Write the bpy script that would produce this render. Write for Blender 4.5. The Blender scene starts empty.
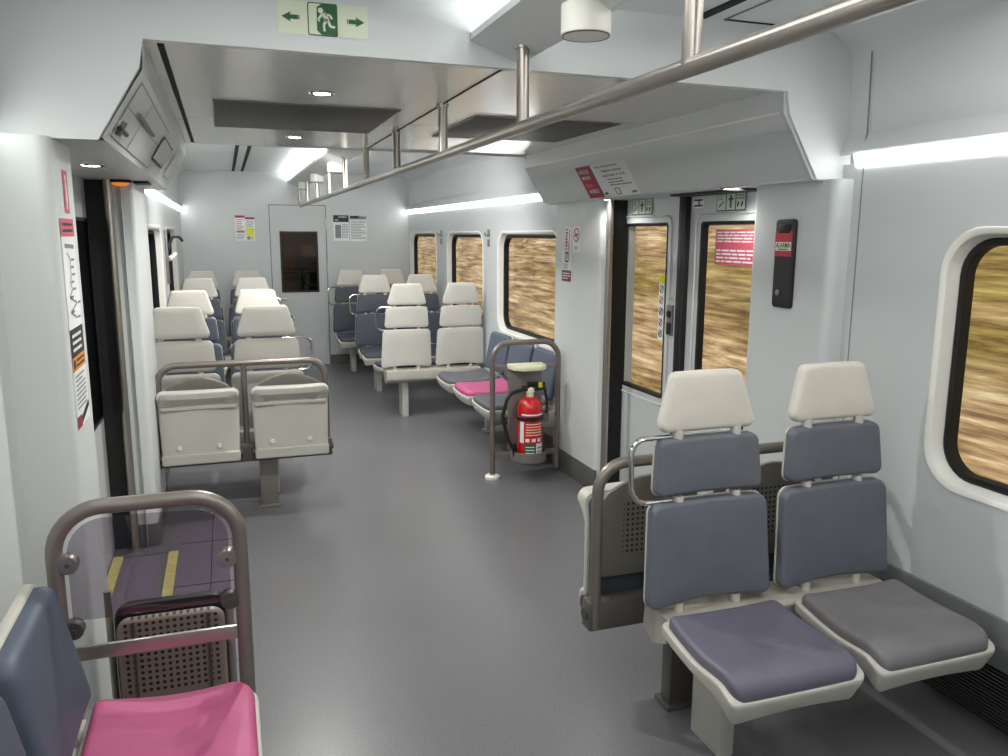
import bpy, bmesh, math, random
from mathutils import Vector, Matrix
random.seed(4)
SC = bpy.context.scene
COL = SC.collection
PI = math.pi
R_ = math.radians

# ------------------------------------------------------------------ materials
def lin(c):
    return tuple(((x/255)/12.92 if x/255 <= .04045 else ((x/255+.055)/1.055)**2.4) for x in c) + (1,)

def mat(name, rgb, rough=.5, metal=0, var=.06, scale=6, bump=0, bscale=200, spec=.5, coat=0, stretch=None, detail=3):
    m = bpy.data.materials.new(name); m.use_nodes = True
    nt = m.node_tree; b = nt.nodes['Principled BSDF']
    b.inputs['Roughness'].default_value = rough; b.inputs['Metallic'].default_value = metal
    b.inputs['Specular IOR Level'].default_value = spec
    if coat: b.inputs['Coat Weight'].default_value = coat; b.inputs['Coat Roughness'].default_value = .15
    tc = nt.nodes.new('ShaderNodeTexCoord'); mp = nt.nodes.new('ShaderNodeMapping')
    nt.links.new(tc.outputs['Object'], mp.inputs['Vector'])
    if stretch: mp.inputs['Scale'].default_value = stretch
    n = nt.nodes.new('ShaderNodeTexNoise'); n.inputs['Scale'].default_value = scale; n.inputs['Detail'].default_value = detail
    nt.links.new(mp.outputs[0], n.inputs['Vector'])
    r = nt.nodes.new('ShaderNodeValToRGB')
    c = lin(rgb)
    r.color_ramp.elements[0].position = .3; r.color_ramp.elements[1].position = .7
    r.color_ramp.elements[0].color = tuple(x*(1-var) for x in c[:3])+(1,)
    r.color_ramp.elements[1].color = tuple(min(1, x*(1+var)) for x in c[:3])+(1,)
    nt.links.new(n.outputs['Fac'], r.inputs['Fac']); nt.links.new(r.outputs['Color'], b.inputs['Base Color'])
    if bump:
        n2 = nt.nodes.new('ShaderNodeTexNoise'); n2.inputs['Scale'].default_value = bscale
        nt.links.new(mp.outputs[0], n2.inputs['Vector'])
        bp = nt.nodes.new('ShaderNodeBump'); bp.inputs['Strength'].default_value = bump; bp.inputs['Distance'].default_value = .002
        nt.links.new(n2.outputs['Fac'], bp.inputs['Height']); nt.links.new(bp.outputs[0], b.inputs['Normal'])
    return m

def emis(name, rgb, s, base=(255, 255, 255)):
    m = bpy.data.materials.new(name); m.use_nodes = True
    b = m.node_tree.nodes['Principled BSDF']
    b.inputs['Base Color'].default_value = lin(base)
    b.inputs['Emission Color'].default_value = lin(rgb); b.inputs['Emission Strength'].default_value = s
    return m

def dots(name, rgb, hole, pitch, rad, axes=(0, 2), rough=.45, metal=0, win=None):
    """perforated sheet: round dark holes on a square grid of the two object axes, optionally only inside a window"""
    m = mat(name, rgb, rough, metal); nt = m.node_tree; b = nt.nodes['Principled BSDF']
    tc = nt.nodes.new('ShaderNodeTexCoord'); sx = nt.nodes.new('ShaderNodeSeparateXYZ')
    nt.links.new(tc.outputs['Object'], sx.inputs[0])
    def M(op, a, bb=None):
        n = nt.nodes.new('ShaderNodeMath'); n.operation = op
        for i, v in enumerate((a, bb)):
            if v is None: continue
            if isinstance(v, (int, float)): n.inputs[i].default_value = v
            else: nt.links.new(v, n.inputs[i])
        return n.outputs[0]
    sq = []
    for a in axes:
        f = M('SUBTRACT', M('FRACT', M('DIVIDE', sx.outputs[a], pitch)), .5)
        sq.append(M('MULTIPLY', f, f))
    fac = M('LESS_THAN', M('SQRT', M('ADD', sq[0], sq[1])), rad)
    if win:
        for a, (lo, hi) in zip(axes, win):
            fac = M('MULTIPLY', fac, M('MULTIPLY', M('GREATER_THAN', sx.outputs[a], lo), M('LESS_THAN', sx.outputs[a], hi)))
    mix = nt.nodes.new('ShaderNodeMixRGB'); nt.links.new(fac, mix.inputs[0])
    src = b.inputs['Base Color'].links[0].from_socket
    nt.links.new(src, mix.inputs[1]); mix.inputs[2].default_value = lin(hole)
    nt.links.new(mix.outputs[0], b.inputs['Base Color'])
    return m

def glass(name, tint=(235, 240, 238), clear=.9, rough=.02):
    m = bpy.data.materials.new(name); m.use_nodes = True; nt = m.node_tree
    for n in list(nt.nodes):
        if n.type != 'OUTPUT_MATERIAL': nt.nodes.remove(n)
    out = nt.nodes['Material Output']
    t = nt.nodes.new('ShaderNodeBsdfTransparent'); t.inputs[0].default_value = lin(tint)
    g = nt.nodes.new('ShaderNodeBsdfGlossy'); g.inputs['Roughness'].default_value = rough
    f = nt.nodes.new('ShaderNodeLayerWeight'); f.inputs['Blend'].default_value = .5
    pw = nt.nodes.new('ShaderNodeMath'); pw.operation = 'POWER'; pw.inputs[1].default_value = 4.5
    nt.links.new(f.outputs['Facing'], pw.inputs[0])
    mu = nt.nodes.new('ShaderNodeMath'); mu.operation = 'MULTIPLY_ADD'; mu.inputs[1].default_value = clear*.6; mu.inputs[2].default_value = .05*clear
    nt.links.new(pw.outputs[0], mu.inputs[0])
    mx = nt.nodes.new('ShaderNodeMixShader')
    nt.links.new(mu.outputs[0], mx.inputs[0]); nt.links.new(t.outputs[0], mx.inputs[1]); nt.links.new(g.outputs[0], mx.inputs[2])
    nt.links.new(mx.outputs[0], out.inputs[0])
    return m

WALL = mat('white_laminate', (193, 197, 197), .42, 0, .015, 2)
WALLW = mat('warm_white_laminate', (206, 210, 208), .4, 0, .015, 2)
CEIL = mat('white_ceiling_laminate', (208, 211, 211), .45, 0, .015, 2)
CANT = mat('pale_grey_cover', (204, 208, 208), .38, 0, .02, 2)
STEELCEIL = mat('brushed_grey_ceiling', (222, 220, 216), .2, .5, .03, 3, stretch=(1, .2, 1))
FRAMEW = mat('white_window_surround', (226, 224, 216), .4, 0, .02, 4)
DADO = mat('grey_dado', (108, 110, 112), .5, 0, .05, 5)
PLINTH = mat('grey_brown_plinth', (104, 103, 98), .4, .3, .06, 8)
BLACK = mat('black_rubber', (14, 14, 15), .55, 0, .1, 10)
DARKSLOT = mat('dark_slot', (10, 10, 11), .8)
STEEL = mat('satin_stainless_steel', (172, 166, 158), .28, .9, .05, 8, stretch=(1, 1, .2))
TUBE = mat('grey_brown_painted_tube', (128, 121, 115), .35, .55, .05, 8)
CHROME = mat('polished_chrome', (205, 205, 205), .12, 1, .02)
GREYPAINT = mat('grey_painted_metal', (124, 120, 115), .42, .25, .05, 8)
SLATEB = mat('blue_slate_back_vinyl', (76, 84, 99), .55, 0, .06, 14, bump=.15, bscale=260)
DKGREY = mat('dark_grey_metal', (72, 71, 70), .45, .3, .06, 8)
SHELL = mat('light_grey_moulded_shell', (186, 183, 174), .42, 0, .03, 5)
SHELLBACK = mat('pale_grey_back_shell', (186, 184, 176), .4, 0, .04, 5)
HEAD = mat('off_white_headrest', (203, 198, 189), .5, 0, .03, 8, bump=.1, bscale=300)
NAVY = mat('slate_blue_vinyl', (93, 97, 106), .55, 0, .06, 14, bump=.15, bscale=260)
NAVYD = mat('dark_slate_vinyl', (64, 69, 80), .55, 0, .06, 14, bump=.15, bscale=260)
PURPSEAT = mat('purple_slate_vinyl', (93, 91, 105), .5, 0, .06, 14, bump=.5, bscale=16)
BEAMC = mat('grey_beige_painted_beam', (168, 163, 153), .4, .1, .04, 8)
GREYSEAT = mat('worn_grey_vinyl', (112, 109, 110), .5, 0, .08, 10, bump=.15, bscale=260)
GREYDK = mat('charcoal_grey_vinyl', (86, 87, 92), .52, 0, .07, 10, bump=.15, bscale=260)
PINK = mat('raspberry_pink_vinyl', (172, 76, 118), .55, 0, .05, 12, bump=.15, bscale=260)
PAN = mat('pale_grey_folding_pan', (186, 184, 175), .42, 0, .03, 5)
BEAMDK = mat('dark_grey_brown_beam', (92, 88, 83), .4, .3, .05, 8)
PERF = dots('perforated_grey_plastic', (112, 108, 101), (16, 16, 16), .0185, .27, (0, 2), .4, .1, win=((-.10, .10), (.53, .72)))
PERFW = dots('perforated_plastic_pink_reflection', (126, 110, 102), (24, 20, 20), .0185, .28, (0, 2), .4, .1, win=((-.128, .128), (.30, .53)))  # grey-brown plastic with the pink seat's reflection mixed into its colour
VENTM = dots('perforated_vent_sheet', (92, 90, 90), (34, 33, 33), .011, .34, (0, 1), .5, .3)
RED = mat('red_sign_ink', (186, 52, 58), .5)
CRIMSON = mat('crimson_sign_ink', (150, 30, 62), .45)
PINKSIGN = mat('pink_sign_ink', (196, 78, 100), .5)
MAGENTA = mat('purple_sign_ink', (120, 50, 90), .5)
PAPER = mat('white_sticker', (228, 230, 230), .5)
CREAM = mat('pale_green_cream_sticker', (218, 225, 200), .5)
GREEN = mat('dark_green_ink', (16, 92, 52), .5)
PALEGREEN = mat('pale_green_sticker', (196, 212, 192), .5)
INK = mat('black_ink', (26, 26, 28), .5)
GREYINK = mat('grey_ink', (120, 124, 128), .5)
ORANGE = mat('orange_ink', (216, 140, 36), .5)
YELLOW = mat('yellow_ink', (214, 210, 40), .5)
YEL = mat('worn_yellow_strip', (196, 188, 110), .6, 0, .15, 30)
GREYSTRIP = mat('grey_metal_strip', (128, 126, 122), .4, .5, .08, 20)
EXTRED = mat('glossy_red_paint', (200, 24, 26), .25, 0, .03, 5, coat=.4)
CREAMCAP = mat('cream_plastic', (226, 226, 194), .45)
BLKPLASTIC = mat('black_plastic', (24, 24, 26), .4)
DISPLAY = mat('grey_display_glass', (104, 108, 108), .15)
TUBELIGHT = emis('cool_white_light', (252, 253, 250), 13)
UPLIGHT = emis('cool_white_uplight', (252, 253, 250), 15)
UPFAR = emis('cool_white_uplight_far', (252, 253, 250), 36)
SPOT = emis('white_lamp_lens', (255, 253, 246), 22)
AMBER = emis('amber_lamp_lens', (255, 150, 40), .5, (255, 170, 60))
WGLASS = glass('window_glass', (244, 245, 242), .6)
DIVGLASS = glass('smoked_divider_glass', (226, 222, 227), 1.3)
DARKGLASS = mat('dark_tinted_glass', (8, 9, 10), .5, 0, 0, spec=.02)

def floor_mat():
    m = mat('speckled_grey_vinyl_floor', (108, 107, 110), .34, 0, .06, 1.2, bump=.12, bscale=120, spec=.55)
    nt = m.node_tree; b = nt.nodes['Principled BSDF']
    tc = nt.nodes.new('ShaderNodeTexCoord')
    v = nt.nodes.new('ShaderNodeTexNoise'); v.inputs['Scale'].default_value = 160; v.inputs['Detail'].default_value = 2
    nt.links.new(tc.outputs['Object'], v.inputs['Vector'])
    r = nt.nodes.new('ShaderNodeValToRGB')
    r.color_ramp.elements[0].position = .35; r.color_ramp.elements[0].color = (.80, .80, .80, 1)
    r.color_ramp.elements[1].position = .7; r.color_ramp.elements[1].color = (1.15, 1.15, 1.15, 1)
    nt.links.new(v.outputs['Fac'], r.inputs['Fac'])
    mx = nt.nodes.new('ShaderNodeMixRGB'); mx.blend_type = 'MULTIPLY'; mx.inputs[0].default_value = 1
    nt.links.new(b.inputs['Base Color'].links[0].from_socket, mx.inputs[1]); nt.links.new(r.outputs['Color'], mx.inputs[2])
    nt.links.new(mx.outputs[0], b.inputs['Base Color'])
    n3 = nt.nodes.new('ShaderNodeTexNoise'); n3.inputs['Scale'].default_value = 1.6; n3.inputs['Detail'].default_value = 1
    nt.links.new(tc.outputs['Object'], n3.inputs['Vector'])
    mr = nt.nodes.new('ShaderNodeMapRange'); mr.inputs['To Min'].default_value = .27; mr.inputs['To Max'].default_value = .35
    nt.links.new(n3.outputs['Fac'], mr.inputs['Value']); nt.links.new(mr.outputs[0], b.inputs['Roughness'])
    return m
FLOOR = floor_mat()
PAD = mat('purple_grey_tile_vinyl', (112, 104, 116), .4, 0, .08, 3, bump=.12, bscale=120)

def bank_mat():
    """dry grass and scrub bank, streaked along its length"""
    m = bpy.data.materials.new('dry_hillside'); m.use_nodes = True; nt = m.node_tree; b = nt.nodes['Principled BSDF']
    b.inputs['Roughness'].default_value = .95
    tc = nt.nodes.new('ShaderNodeTexCoord'); mp = nt.nodes.new('ShaderNodeMapping'); mp.inputs['Scale'].default_value = (1, .1, 1.8)
    nt.links.new(tc.outputs['Object'], mp.inputs[0])
    n = nt.nodes.new('ShaderNodeTexNoise'); n.inputs['Scale'].default_value = 11; n.inputs['Detail'].default_value = 7; n.inputs['Roughness'].default_value = .62
    nt.links.new(mp.outputs[0], n.inputs['Vector'])
    r = nt.nodes.new('ShaderNodeValToRGB'); cr = r.color_ramp
    stops = [(.28, (84, 66, 46)), (.42, (126, 100, 70)), (.5, (160, 132, 94)), (.58, (184, 158, 118)), (.72, (222, 208, 178))]
    cr.elements[0].position, cr.elements[0].color = stops[0][0], lin(stops[0][1])
    cr.elements[1].position, cr.elements[1].color = stops[-1][0], lin(stops[-1][1])
    for p, c in stops[1:-1]:
        e = cr.elements.new(p); e.color = lin(c)
    nt.links.new(n.outputs['Fac'], r.inputs['Fac'])
    n2 = nt.nodes.new('ShaderNodeTexNoise'); n2.inputs['Scale'].default_value = .9; n2.inputs['Detail'].default_value = 3
    nt.links.new(mp.outputs[0], n2.inputs['Vector'])
    r2 = nt.nodes.new('ShaderNodeValToRGB'); r2.color_ramp.elements[0].position = .5; r2.color_ramp.elements[1].position = .66
    nt.links.new(n2.outputs['Fac'], r2.inputs['Fac'])
    mx = nt.nodes.new('ShaderNodeMixRGB'); mx.blend_type = 'MULTIPLY'; nt.links.new(r2.outputs['Color'], mx.inputs[0])
    nt.links.new(r.outputs['Color'], mx.inputs[1]); mx.inputs[2].default_value = lin((204, 204, 150))
    nt.links.new(mx.outputs[0], b.inputs['Base Color'])
    return m
BANK = bank_mat()
BLOCKWALL = mat('dark_block_wall', (52, 48, 44), .95, 0, .4, 2)

# ------------------------------------------------------------------ mesh helpers
def fillet(pts, R, n=8, closed=False):
    P = [Vector(p) for p in pts]; out = []
    N = len(P)
    for i in range(N):
        r = R[i] if isinstance(R, (list, tuple)) else R
        if (not closed and i in (0, N-1)) or r <= 0:
            out.append(P[i]); continue
        a, b, c = P[i-1], P[i], P[(i+1) % N]
        u, w = (a-b), (c-b); lu, lw = u.length, w.length
        u.normalize(); w.normalize()
        ang = u.angle(w)
        if ang > PI-.01: out.append(b); continue
        t = min(r/math.tan(ang/2), lu*.499, lw*.499); rr = t*math.tan(ang/2)
        cen = b+(u+w).normalized()*(rr/math.sin(ang/2))
        s, e = b+u*t-cen, b+w*t-cen
        tot = s.angle(e)
        for k in range(n+1):
            f = k/n
            out.append(cen+(s*math.sin((1-f)*tot)+e*math.sin(f*tot))/math.sin(tot))
    return out

class MB:
    def __init__(s): s.v = []; s.f = []; s.m = []; s.mats = []
    def mi(s, m):
        if m not in s.mats: s.mats.append(m)
        return s.mats.index(m)
    def add(s, vs, fs, m):
        o = len(s.v); k = s.mi(m)
        s.v += [tuple(v) for v in vs]
        for f in fs: s.f.append(tuple(i+o for i in f)); s.m.append(k)
        return s
    def box(s, x0, x1, y0, y1, z0, z1, m, bev=0, seg=2, M=None):
        bm = bmesh.new(); bmesh.ops.create_cube(bm, size=1)
        for v in bm.verts:
            v.co = Vector(((x0+x1)/2+v.co.x*(x1-x0), (y0+y1)/2+v.co.y*(y1-y0), (z0+z1)/2+v.co.z*(z1-z0)))
        if bev: bmesh.ops.bevel(bm, geom=list(bm.edges), offset=bev, segments=seg, profile=.5, affect='EDGES')
        bm.verts.index_update()
        vs = [(M @ v.co) if M else v.co.copy() for v in bm.verts]
        fs = [[v.index for v in f.verts] for f in bm.faces]; bm.free()
        return s.add(vs, fs, m)
    def tube(s, pts, r, m, n=12, R=0, cap=True, closed=False, flat=None):
        P = fillet(pts, R, 8, closed) if R else [Vector(p) for p in pts]
        T = []
        for i in range(len(P)):
            a = P[i-1] if (i > 0 or closed) else P[i]; b = P[(i+1) % len(P)] if (i < len(P)-1 or closed) else P[i]
            T.append((b-a).normalized())
        up = Vector((0, 0, 1)) if abs(T[0].z) < .9 else Vector((0, 1, 0))
        nx = T[0].cross(up).normalized(); vs = []
        for i, p in enumerate(P):
            nx = (nx-T[i]*nx.dot(T[i])).normalized(); ny = T[i].cross(nx)
            for k in range(n):
                a = 2*PI*k/n
                vs.append(p+nx*(math.cos(a)*r)+ny*(math.sin(a)*(flat or r)))
        fs = []; L = len(P)
        for i in range(L if closed else L-1):
            j = (i+1) % L
            for k in range(n):
                k2 = (k+1) % n
                fs.append((i*n+k, i*n+k2, j*n+k2, j*n+k))
        if cap and not closed:
            fs.append(tuple(range(n-1, -1, -1))); fs.append(tuple((L-1)*n+k for k in range(n)))
        return s.add(vs, fs, m)
    def lathe(s, prof, m, c=(0, 0, 0), axis='Z', n=24, M=None):
        vs = []; fs = []
        for r, h in prof:
            for k in range(n):
                a = 2*PI*k/n; p = Vector((r*math.cos(a), r*math.sin(a), h))
                if axis == 'Y': p = Vector((p.x, p.z, p.y))
                if axis == 'X': p = Vector((p.z, p.x, p.y))
                if M: p = M @ p
                vs.append(p+Vector(c))
        for i in range(len(prof)-1):
            for k in range(n):
                k2 = (k+1) % n
                fs.append((i*n+k, i*n+k2, (i+1)*n+k2, (i+1)*n+k))
        if prof[0][0] > 1e-6: fs.append(tuple(range(n-1, -1, -1)))
        if prof[-1][0] > 1e-6: fs.append(tuple((len(prof)-1)*n+k for k in range(n)))
        return s.add(vs, fs, m)
    def sweep_y(s, prof, y0, y1, m, closed=False, cap=False, R=0):
        P = [Vector((p[0], 0, p[1])) for p in prof]
        if R: P = fillet(P, R, 6, closed)
        n = len(P); vs = [(p.x, y0, p.z) for p in P]+[(p.x, y1, p.z) for p in P]; fs = []
        for i in range(n if closed else n-1):
            j = (i+1) % n; fs.append((i, j, n+j, n+i))
        if cap: fs.append(tuple(range(n))); fs.append(tuple(range(2*n-1, n-1, -1)))
        return s.add(vs, fs, m)
    def prism(s, pts, axis, a0, a1, m):
        """extrude a flat polygon along an axis"""
        def P(u, w, a): return {'X': (a, u, w), 'Y': (u, a, w), 'Z': (u, w, a)}[axis]
        n = len(pts); vs = [P(u, w, a0) for u, w in pts]+[P(u, w, a1) for u, w in pts]
        fs = [(i, (i+1) % n, n+(i+1) % n, n+i) for i in range(n)]
        fs += [tuple(range(n-1, -1, -1)), tuple(range(n, 2*n))]
        return s.add(vs, fs, m)
    def slab(s, outline, d0, d1, r, r2, m, fn, puff=0, nr=4):
        """pillow-edged plate: outline (a,b), thickness d0..d1, front edge rounding r, back rounding r2, fn maps (a,b,d) to xyz"""
        P = [Vector((p[0], p[1])) for p in outline]; n = len(P)
        area = sum(P[i].x*P[(i+1) % n].y-P[(i+1) % n].x*P[i].y for i in range(n))
        if area < 0: P.reverse()
        nor = []
        for i in range(n):
            t = (P[(i+1) % n]-P[i-1]).normalized(); nor.append(Vector((-t.y, t.x)))
        c = sum(P, Vector((0, 0)))/n
        rings = []
        def ring(ins, d): rings.append([(p.x+q.x*ins, p.y+q.y*ins, d) for p, q in zip(P, nor)])
        def inner(sc, ins, d): rings.append([(c.x+(p.x+q.x*ins-c.x)*sc, c.y+(p.y+q.y*ins-c.y)*sc, d) for p, q in zip(P, nor)])
        for sc in (.35, .7): inner(sc, r2, d0)
        for k in range(3):
            a = PI/2*k/2; ring(r2*(1-math.sin(a)), d0+r2*(1-math.cos(a)))
        for k in range(nr+1):
            a = PI/2*k/nr; ring(r*(1-math.cos(a)), d1-r+r*math.sin(a))
        for sc in (.85, .65, .42, .2): inner(sc, r, d1+puff*(1-sc*sc))
        vs = [fn(*q) for rg in rings for q in rg]; fs = []
        L = len(rings)
        for i in range(L-1):
            for k in range(n):
                k2 = (k+1) % n; fs.append((i*n+k, i*n+k2, (i+1)*n+k2, (i+1)*n+k))
        vs.append(fn(c.x, c.y, d0)); vs.append(fn(c.x, c.y, d1+puff))
        for k in range(n):
            k2 = (k+1) % n
            fs.append((k2, k, L*n)); fs.append(((L-1)*n+k, (L-1)*n+k2, L*n+1))
        return s.add(vs, fs, m)
    def loops(s, loops, m):
        n = len(loops[0]); vs = [v for l in loops for v in l]; fs = []
        for i in range(len(loops)-1):
            for k in range(n):
                k2 = (k+1) % n; fs.append((i*n+k, i*n+k2, (i+1)*n+k2, (i+1)*n+k))
        return s.add(vs, fs, m)
    def build(s, name, parent=None, smooth=35):
        me = bpy.data.meshes.new(name); me.from_pydata(s.v, [], s.f)
        for m in s.mats: me.materials.append(m)
        me.polygons.foreach_set('material_index', s.m)
        bm = bmesh.new(); bm.from_mesh(me); bmesh.ops.remove_doubles(bm, verts=bm.verts, dist=1e-6)
        bmesh.ops.recalc_face_normals(bm, faces=bm.faces); bm.to_mesh(me); bm.free()
        if smooth:
            me.polygons.foreach_set('use_smooth', [True]*len(me.polygons)); me.set_sharp_from_angle(angle=R_(smooth))
        me.update()
        o = bpy.data.objects.new(name, me); COL.objects.link(o)
        if parent: o.parent = parent
        return o

def empty(name, loc=(0, 0, 0), rz=0, label=None, cat=None, group=None, kind=None):
    o = bpy.data.objects.new(name, None); COL.objects.link(o)
    o.location = loc; o.rotation_euler = (0, 0, rz); o.empty_display_size = .05
    return tag(o, label, cat, group, kind)
def tag(o, label=None, cat=None, group=None, kind=None):
    if label: o['label'] = label
    if cat: o['category'] = cat
    if group: o['group'] = group
    if kind: o['kind'] = kind
    return o
def struct(o): o['kind'] = 'structure'; return o
KIDS = {}
def children(o): return [c for c in COL.objects if c.parent == o]
def copy_tree(o, parent=None):
    c = o.copy(); COL.objects.link(c)
    if parent: c.parent = parent
    for ch in children(o): copy_tree(ch, c)
    return c

def rrect(u0, v0, u1, v1, r, n=8):
    return [(p.x, p.y) for p in fillet([(u0, v0, 0), (u1, v0, 0), (u1, v1, 0), (u0, v1, 0)], r, n, True)]

_TXT = {}
def text_polys(t):
    if t in _TXT: return _TXT[t]
    cu = bpy.data.curves.new('txt', 'FONT'); cu.body = t; cu.size = 1; cu.resolution_u = 2; cu.offset = .012
    o = bpy.data.objects.new('txt', cu); COL.objects.link(o)
    bpy.context.view_layer.update()
    me = bpy.data.meshes.new_from_object(o.evaluated_get(bpy.context.evaluated_depsgraph_get()))
    vs = [tuple(v.co) for v in me.vertices]; fs = [tuple(p.vertices) for p in me.polygons]
    bpy.data.objects.remove(o); bpy.data.meshes.remove(me); bpy.data.curves.remove(cu)
    x0, x1 = min(v[0] for v in vs), max(v[0] for v in vs); y0, y1 = min(v[1] for v in vs), max(v[1] for v in vs)
    _TXT[t] = ([((v[0]-x0)/(x1-x0), (v[1]-y0)/(y1-y0)) for v in vs], fs)
    return _TXT[t]

class Sign:
    """flat sign in a plane: o origin, u to the reader's right, v up, n towards the reader"""
    def __init__(s, o, u, v, n):
        s.o, s.u, s.v, s.n = map(Vector, (o, u, v, n)); s.mb = MB()
    def P(s, a, b, l): return s.o+s.u*a+s.v*b+s.n*(.0012+.0007*l)
    def poly(s, pts, m, l=1): s.mb.add([s.P(a, b, l) for a, b in pts], [tuple(range(len(pts)))], m); return s
    def rect(s, a0, b0, a1, b1, m, l=1): return s.poly([(a0, b0), (a1, b0), (a1, b1), (a0, b1)], m, l)
    def rr(s, a0, b0, a1, b1, r, m, l=1): return s.poly(rrect(a0, b0, a1, b1, r, 4), m, l)
    def disc(s, a, b, r, m, l=1, n=18): return s.poly([(a+r*math.cos(2*PI*k/n), b+r*math.sin(2*PI*k/n)) for k in range(n)], m, l)
    def ring(s, a, b, r, w, m, l=1, n=24):
        for k in range(n):
            t0, t1 = 2*PI*k/n, 2*PI*(k+1)/n
            s.poly([(a+q*math.cos(t), b+q*math.sin(t)) for q, t in ((r, t0), (r, t1), (r-w, t1), (r-w, t0))], m, l)
        return s
    def bar(s, a0, b0, a1, b1, w, m, l=1):
        d = Vector((a1-a0, b1-b0)).normalized()*w/2; q = Vector((-d.y, d.x))
        return s.poly([(a0+q.x, b0+q.y), (a0-q.x, b0-q.y), (a1-q.x, b1-q.y), (a1+q.x, b1+q.y)], m, l)
    def text(s, t, a0, b0, a1, b1, m, l=2):
        vs, fs = text_polys(t)
        s.mb.add([s.P(a0+x*(a1-a0), b0+y*(b1-b0), l) for x, y in vs], fs, m); return s
    def lines(s, a0, b0, a1, b1, k, m, l=2, fill=.45, seed=1):
        rnd = random.Random(seed); h = (b1-b0)/k
        for i in range(k):
            y = b1-(i+.5)*h; x = a0; end = a1-(a1-a0)*rnd.choice((0, 0, .08, .3))
            while x < end-.001:
                w = (a1-a0)*rnd.uniform(.06, .2); x2 = min(x+w, end)
                s.rect(x, y-h*fill/2, x2, y+h*fill/2, m, l); x = x2+(a1-a0)*.022
        return s
    def build(s, name, label=None, cat=None, group=None, parent=None):
        o = s.mb.build(name, parent, smooth=0); return tag(o, label, cat, group)
def sign_right(x, y, z): return Sign((x, y, z), (0, -1, 0), (0, 0, 1), (-1, 0, 0))
def sign_left(x, y, z): return Sign((x, y, z), (0, 1, 0), (0, 0, 1), (1, 0, 0))
def sign_end(x, y, z): return Sign((x, y, z), (1, 0, 0), (0, 0, 1), (0, -1, 0))

# ------------------------------------------------------------------ room dimensions
XR, XL, XLN = 2.20, -.45, -.56        # right wall, left wall beyond the doors, left wall on this side
PR, PLF = 2.12, -.42                  # inner faces of the door pockets
YB, YV, YE = 2.50, 5.20, 10.05        # bulkhead, far edge of the vestibule ceiling, end wall
ZV, ZC = 2.12, 2.32                   # vestibule ceiling, saloon ceiling
YN = -1.6                             # back of the modelled room

# floor
struct(MB().box(-.9, 2.5, YN, 11.6, -.06, 0, FLOOR).build('floor', smooth=0))

# walls with window holes: plane at constant x
def holed_wall(name, x, y0, y1, z0, z1, holes, m):
    bm = bmesh.new()
    def loop(pts):
        vs = [bm.verts.new((x, a, b)) for a, b in pts]
        for i in range(len(vs)): bm.edges.new((vs[i], vs[(i+1) % len(vs)]))
    loop([(y0, z0), (y1, z0), (y1, z1), (y0, z1)])
    for h in holes: loop(rrect(*h))
    bmesh.ops.triangle_fill(bm, edges=list(bm.edges), use_beauty=True, use_dissolve=False)
    me = bpy.data.meshes.new(name); bm.to_mesh(me); bm.free(); me.materials.append(m)
    o = bpy.data.objects.new(name, me); COL.objects.link(o); return struct(o)

WIN_R = [(.58, .785, 2.015, 1.625), (5.2, .785, 6.54, 1.625), (6.95, .785, 8.20, 1.625), (8.64, .785, 9.97, 1.625)]
WIN_L = [(5.4, .80, 6.80, 1.65), (7.3, .80, 8.80, 1.65)]
holed_wall('wall_right', XR, YN, 2.5, .28, 1.86, [(a, b, c, d, .14) for a, b, c, d in WIN_R[:1]], WALL)
holed_wall('wall_right', XR, 4.9, YE, 0, 1.86, [(a, b, c, d, .14) for a, b, c, d in WIN_R[1:]], WALL)
holed_wall('wall_left', XL, 4.3, YE, 0, 1.86, [(a, b, c, d, .14) for a, b, c, d in WIN_L], WALL)
struct(MB().box(XLN-.05, XLN, YN, 2.5, 0, 1.86, WALLW).build('wall_left', smooth=0))
struct(MB().box(XLN-.1, XR+.1, YN-.05, YN, 0, 2.4, WALL).build('wall_back', smooth=0))

def window(name, x, sx, rc):
    """sx = +1 for the right wall (outside is +x)"""
    root = struct(empty(name, (x, (rc[0]+rc[2])/2, (rc[1]+rc[3])/2)))
    cy, cz = (rc[0]+rc[2])/2, (rc[1]+rc[3])/2
    def L(d, off, r):
        return [(sx*d, a-cy, b-cz) for a, b in rrect(rc[0]-off, rc[1]-off, rc[2]+off, rc[3]+off, r, 8)]
    MB().loops([L(0, .006, .146), L(-.004, .003, .143), L(-.004, -.004, .137), L(.004, -.016, .13), L(.05, -.028, .12), L(.055, -.03, .118)], FRAMEW).build('window_frame', root)
    MB().loops([L(.05, -.024, .12), L(.042, -.034, .114), L(.044, -.05, .104), L(.075, -.052, .102), L(.085, -.05, .1), L(.09, -.02, .12)], BLACK).build('gasket', root)
    g = L(.07, -.046, .105)
    MB().add(g, [tuple(range(len(g)))], WGLASS).build('glass', root, 0)
for i, rc in enumerate(WIN_R): window('window_%d' % (i+1), XR, 1, rc)
for i, rc in enumerate(WIN_L): window('window_%d' % (i+5), XL, -1, rc)

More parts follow.
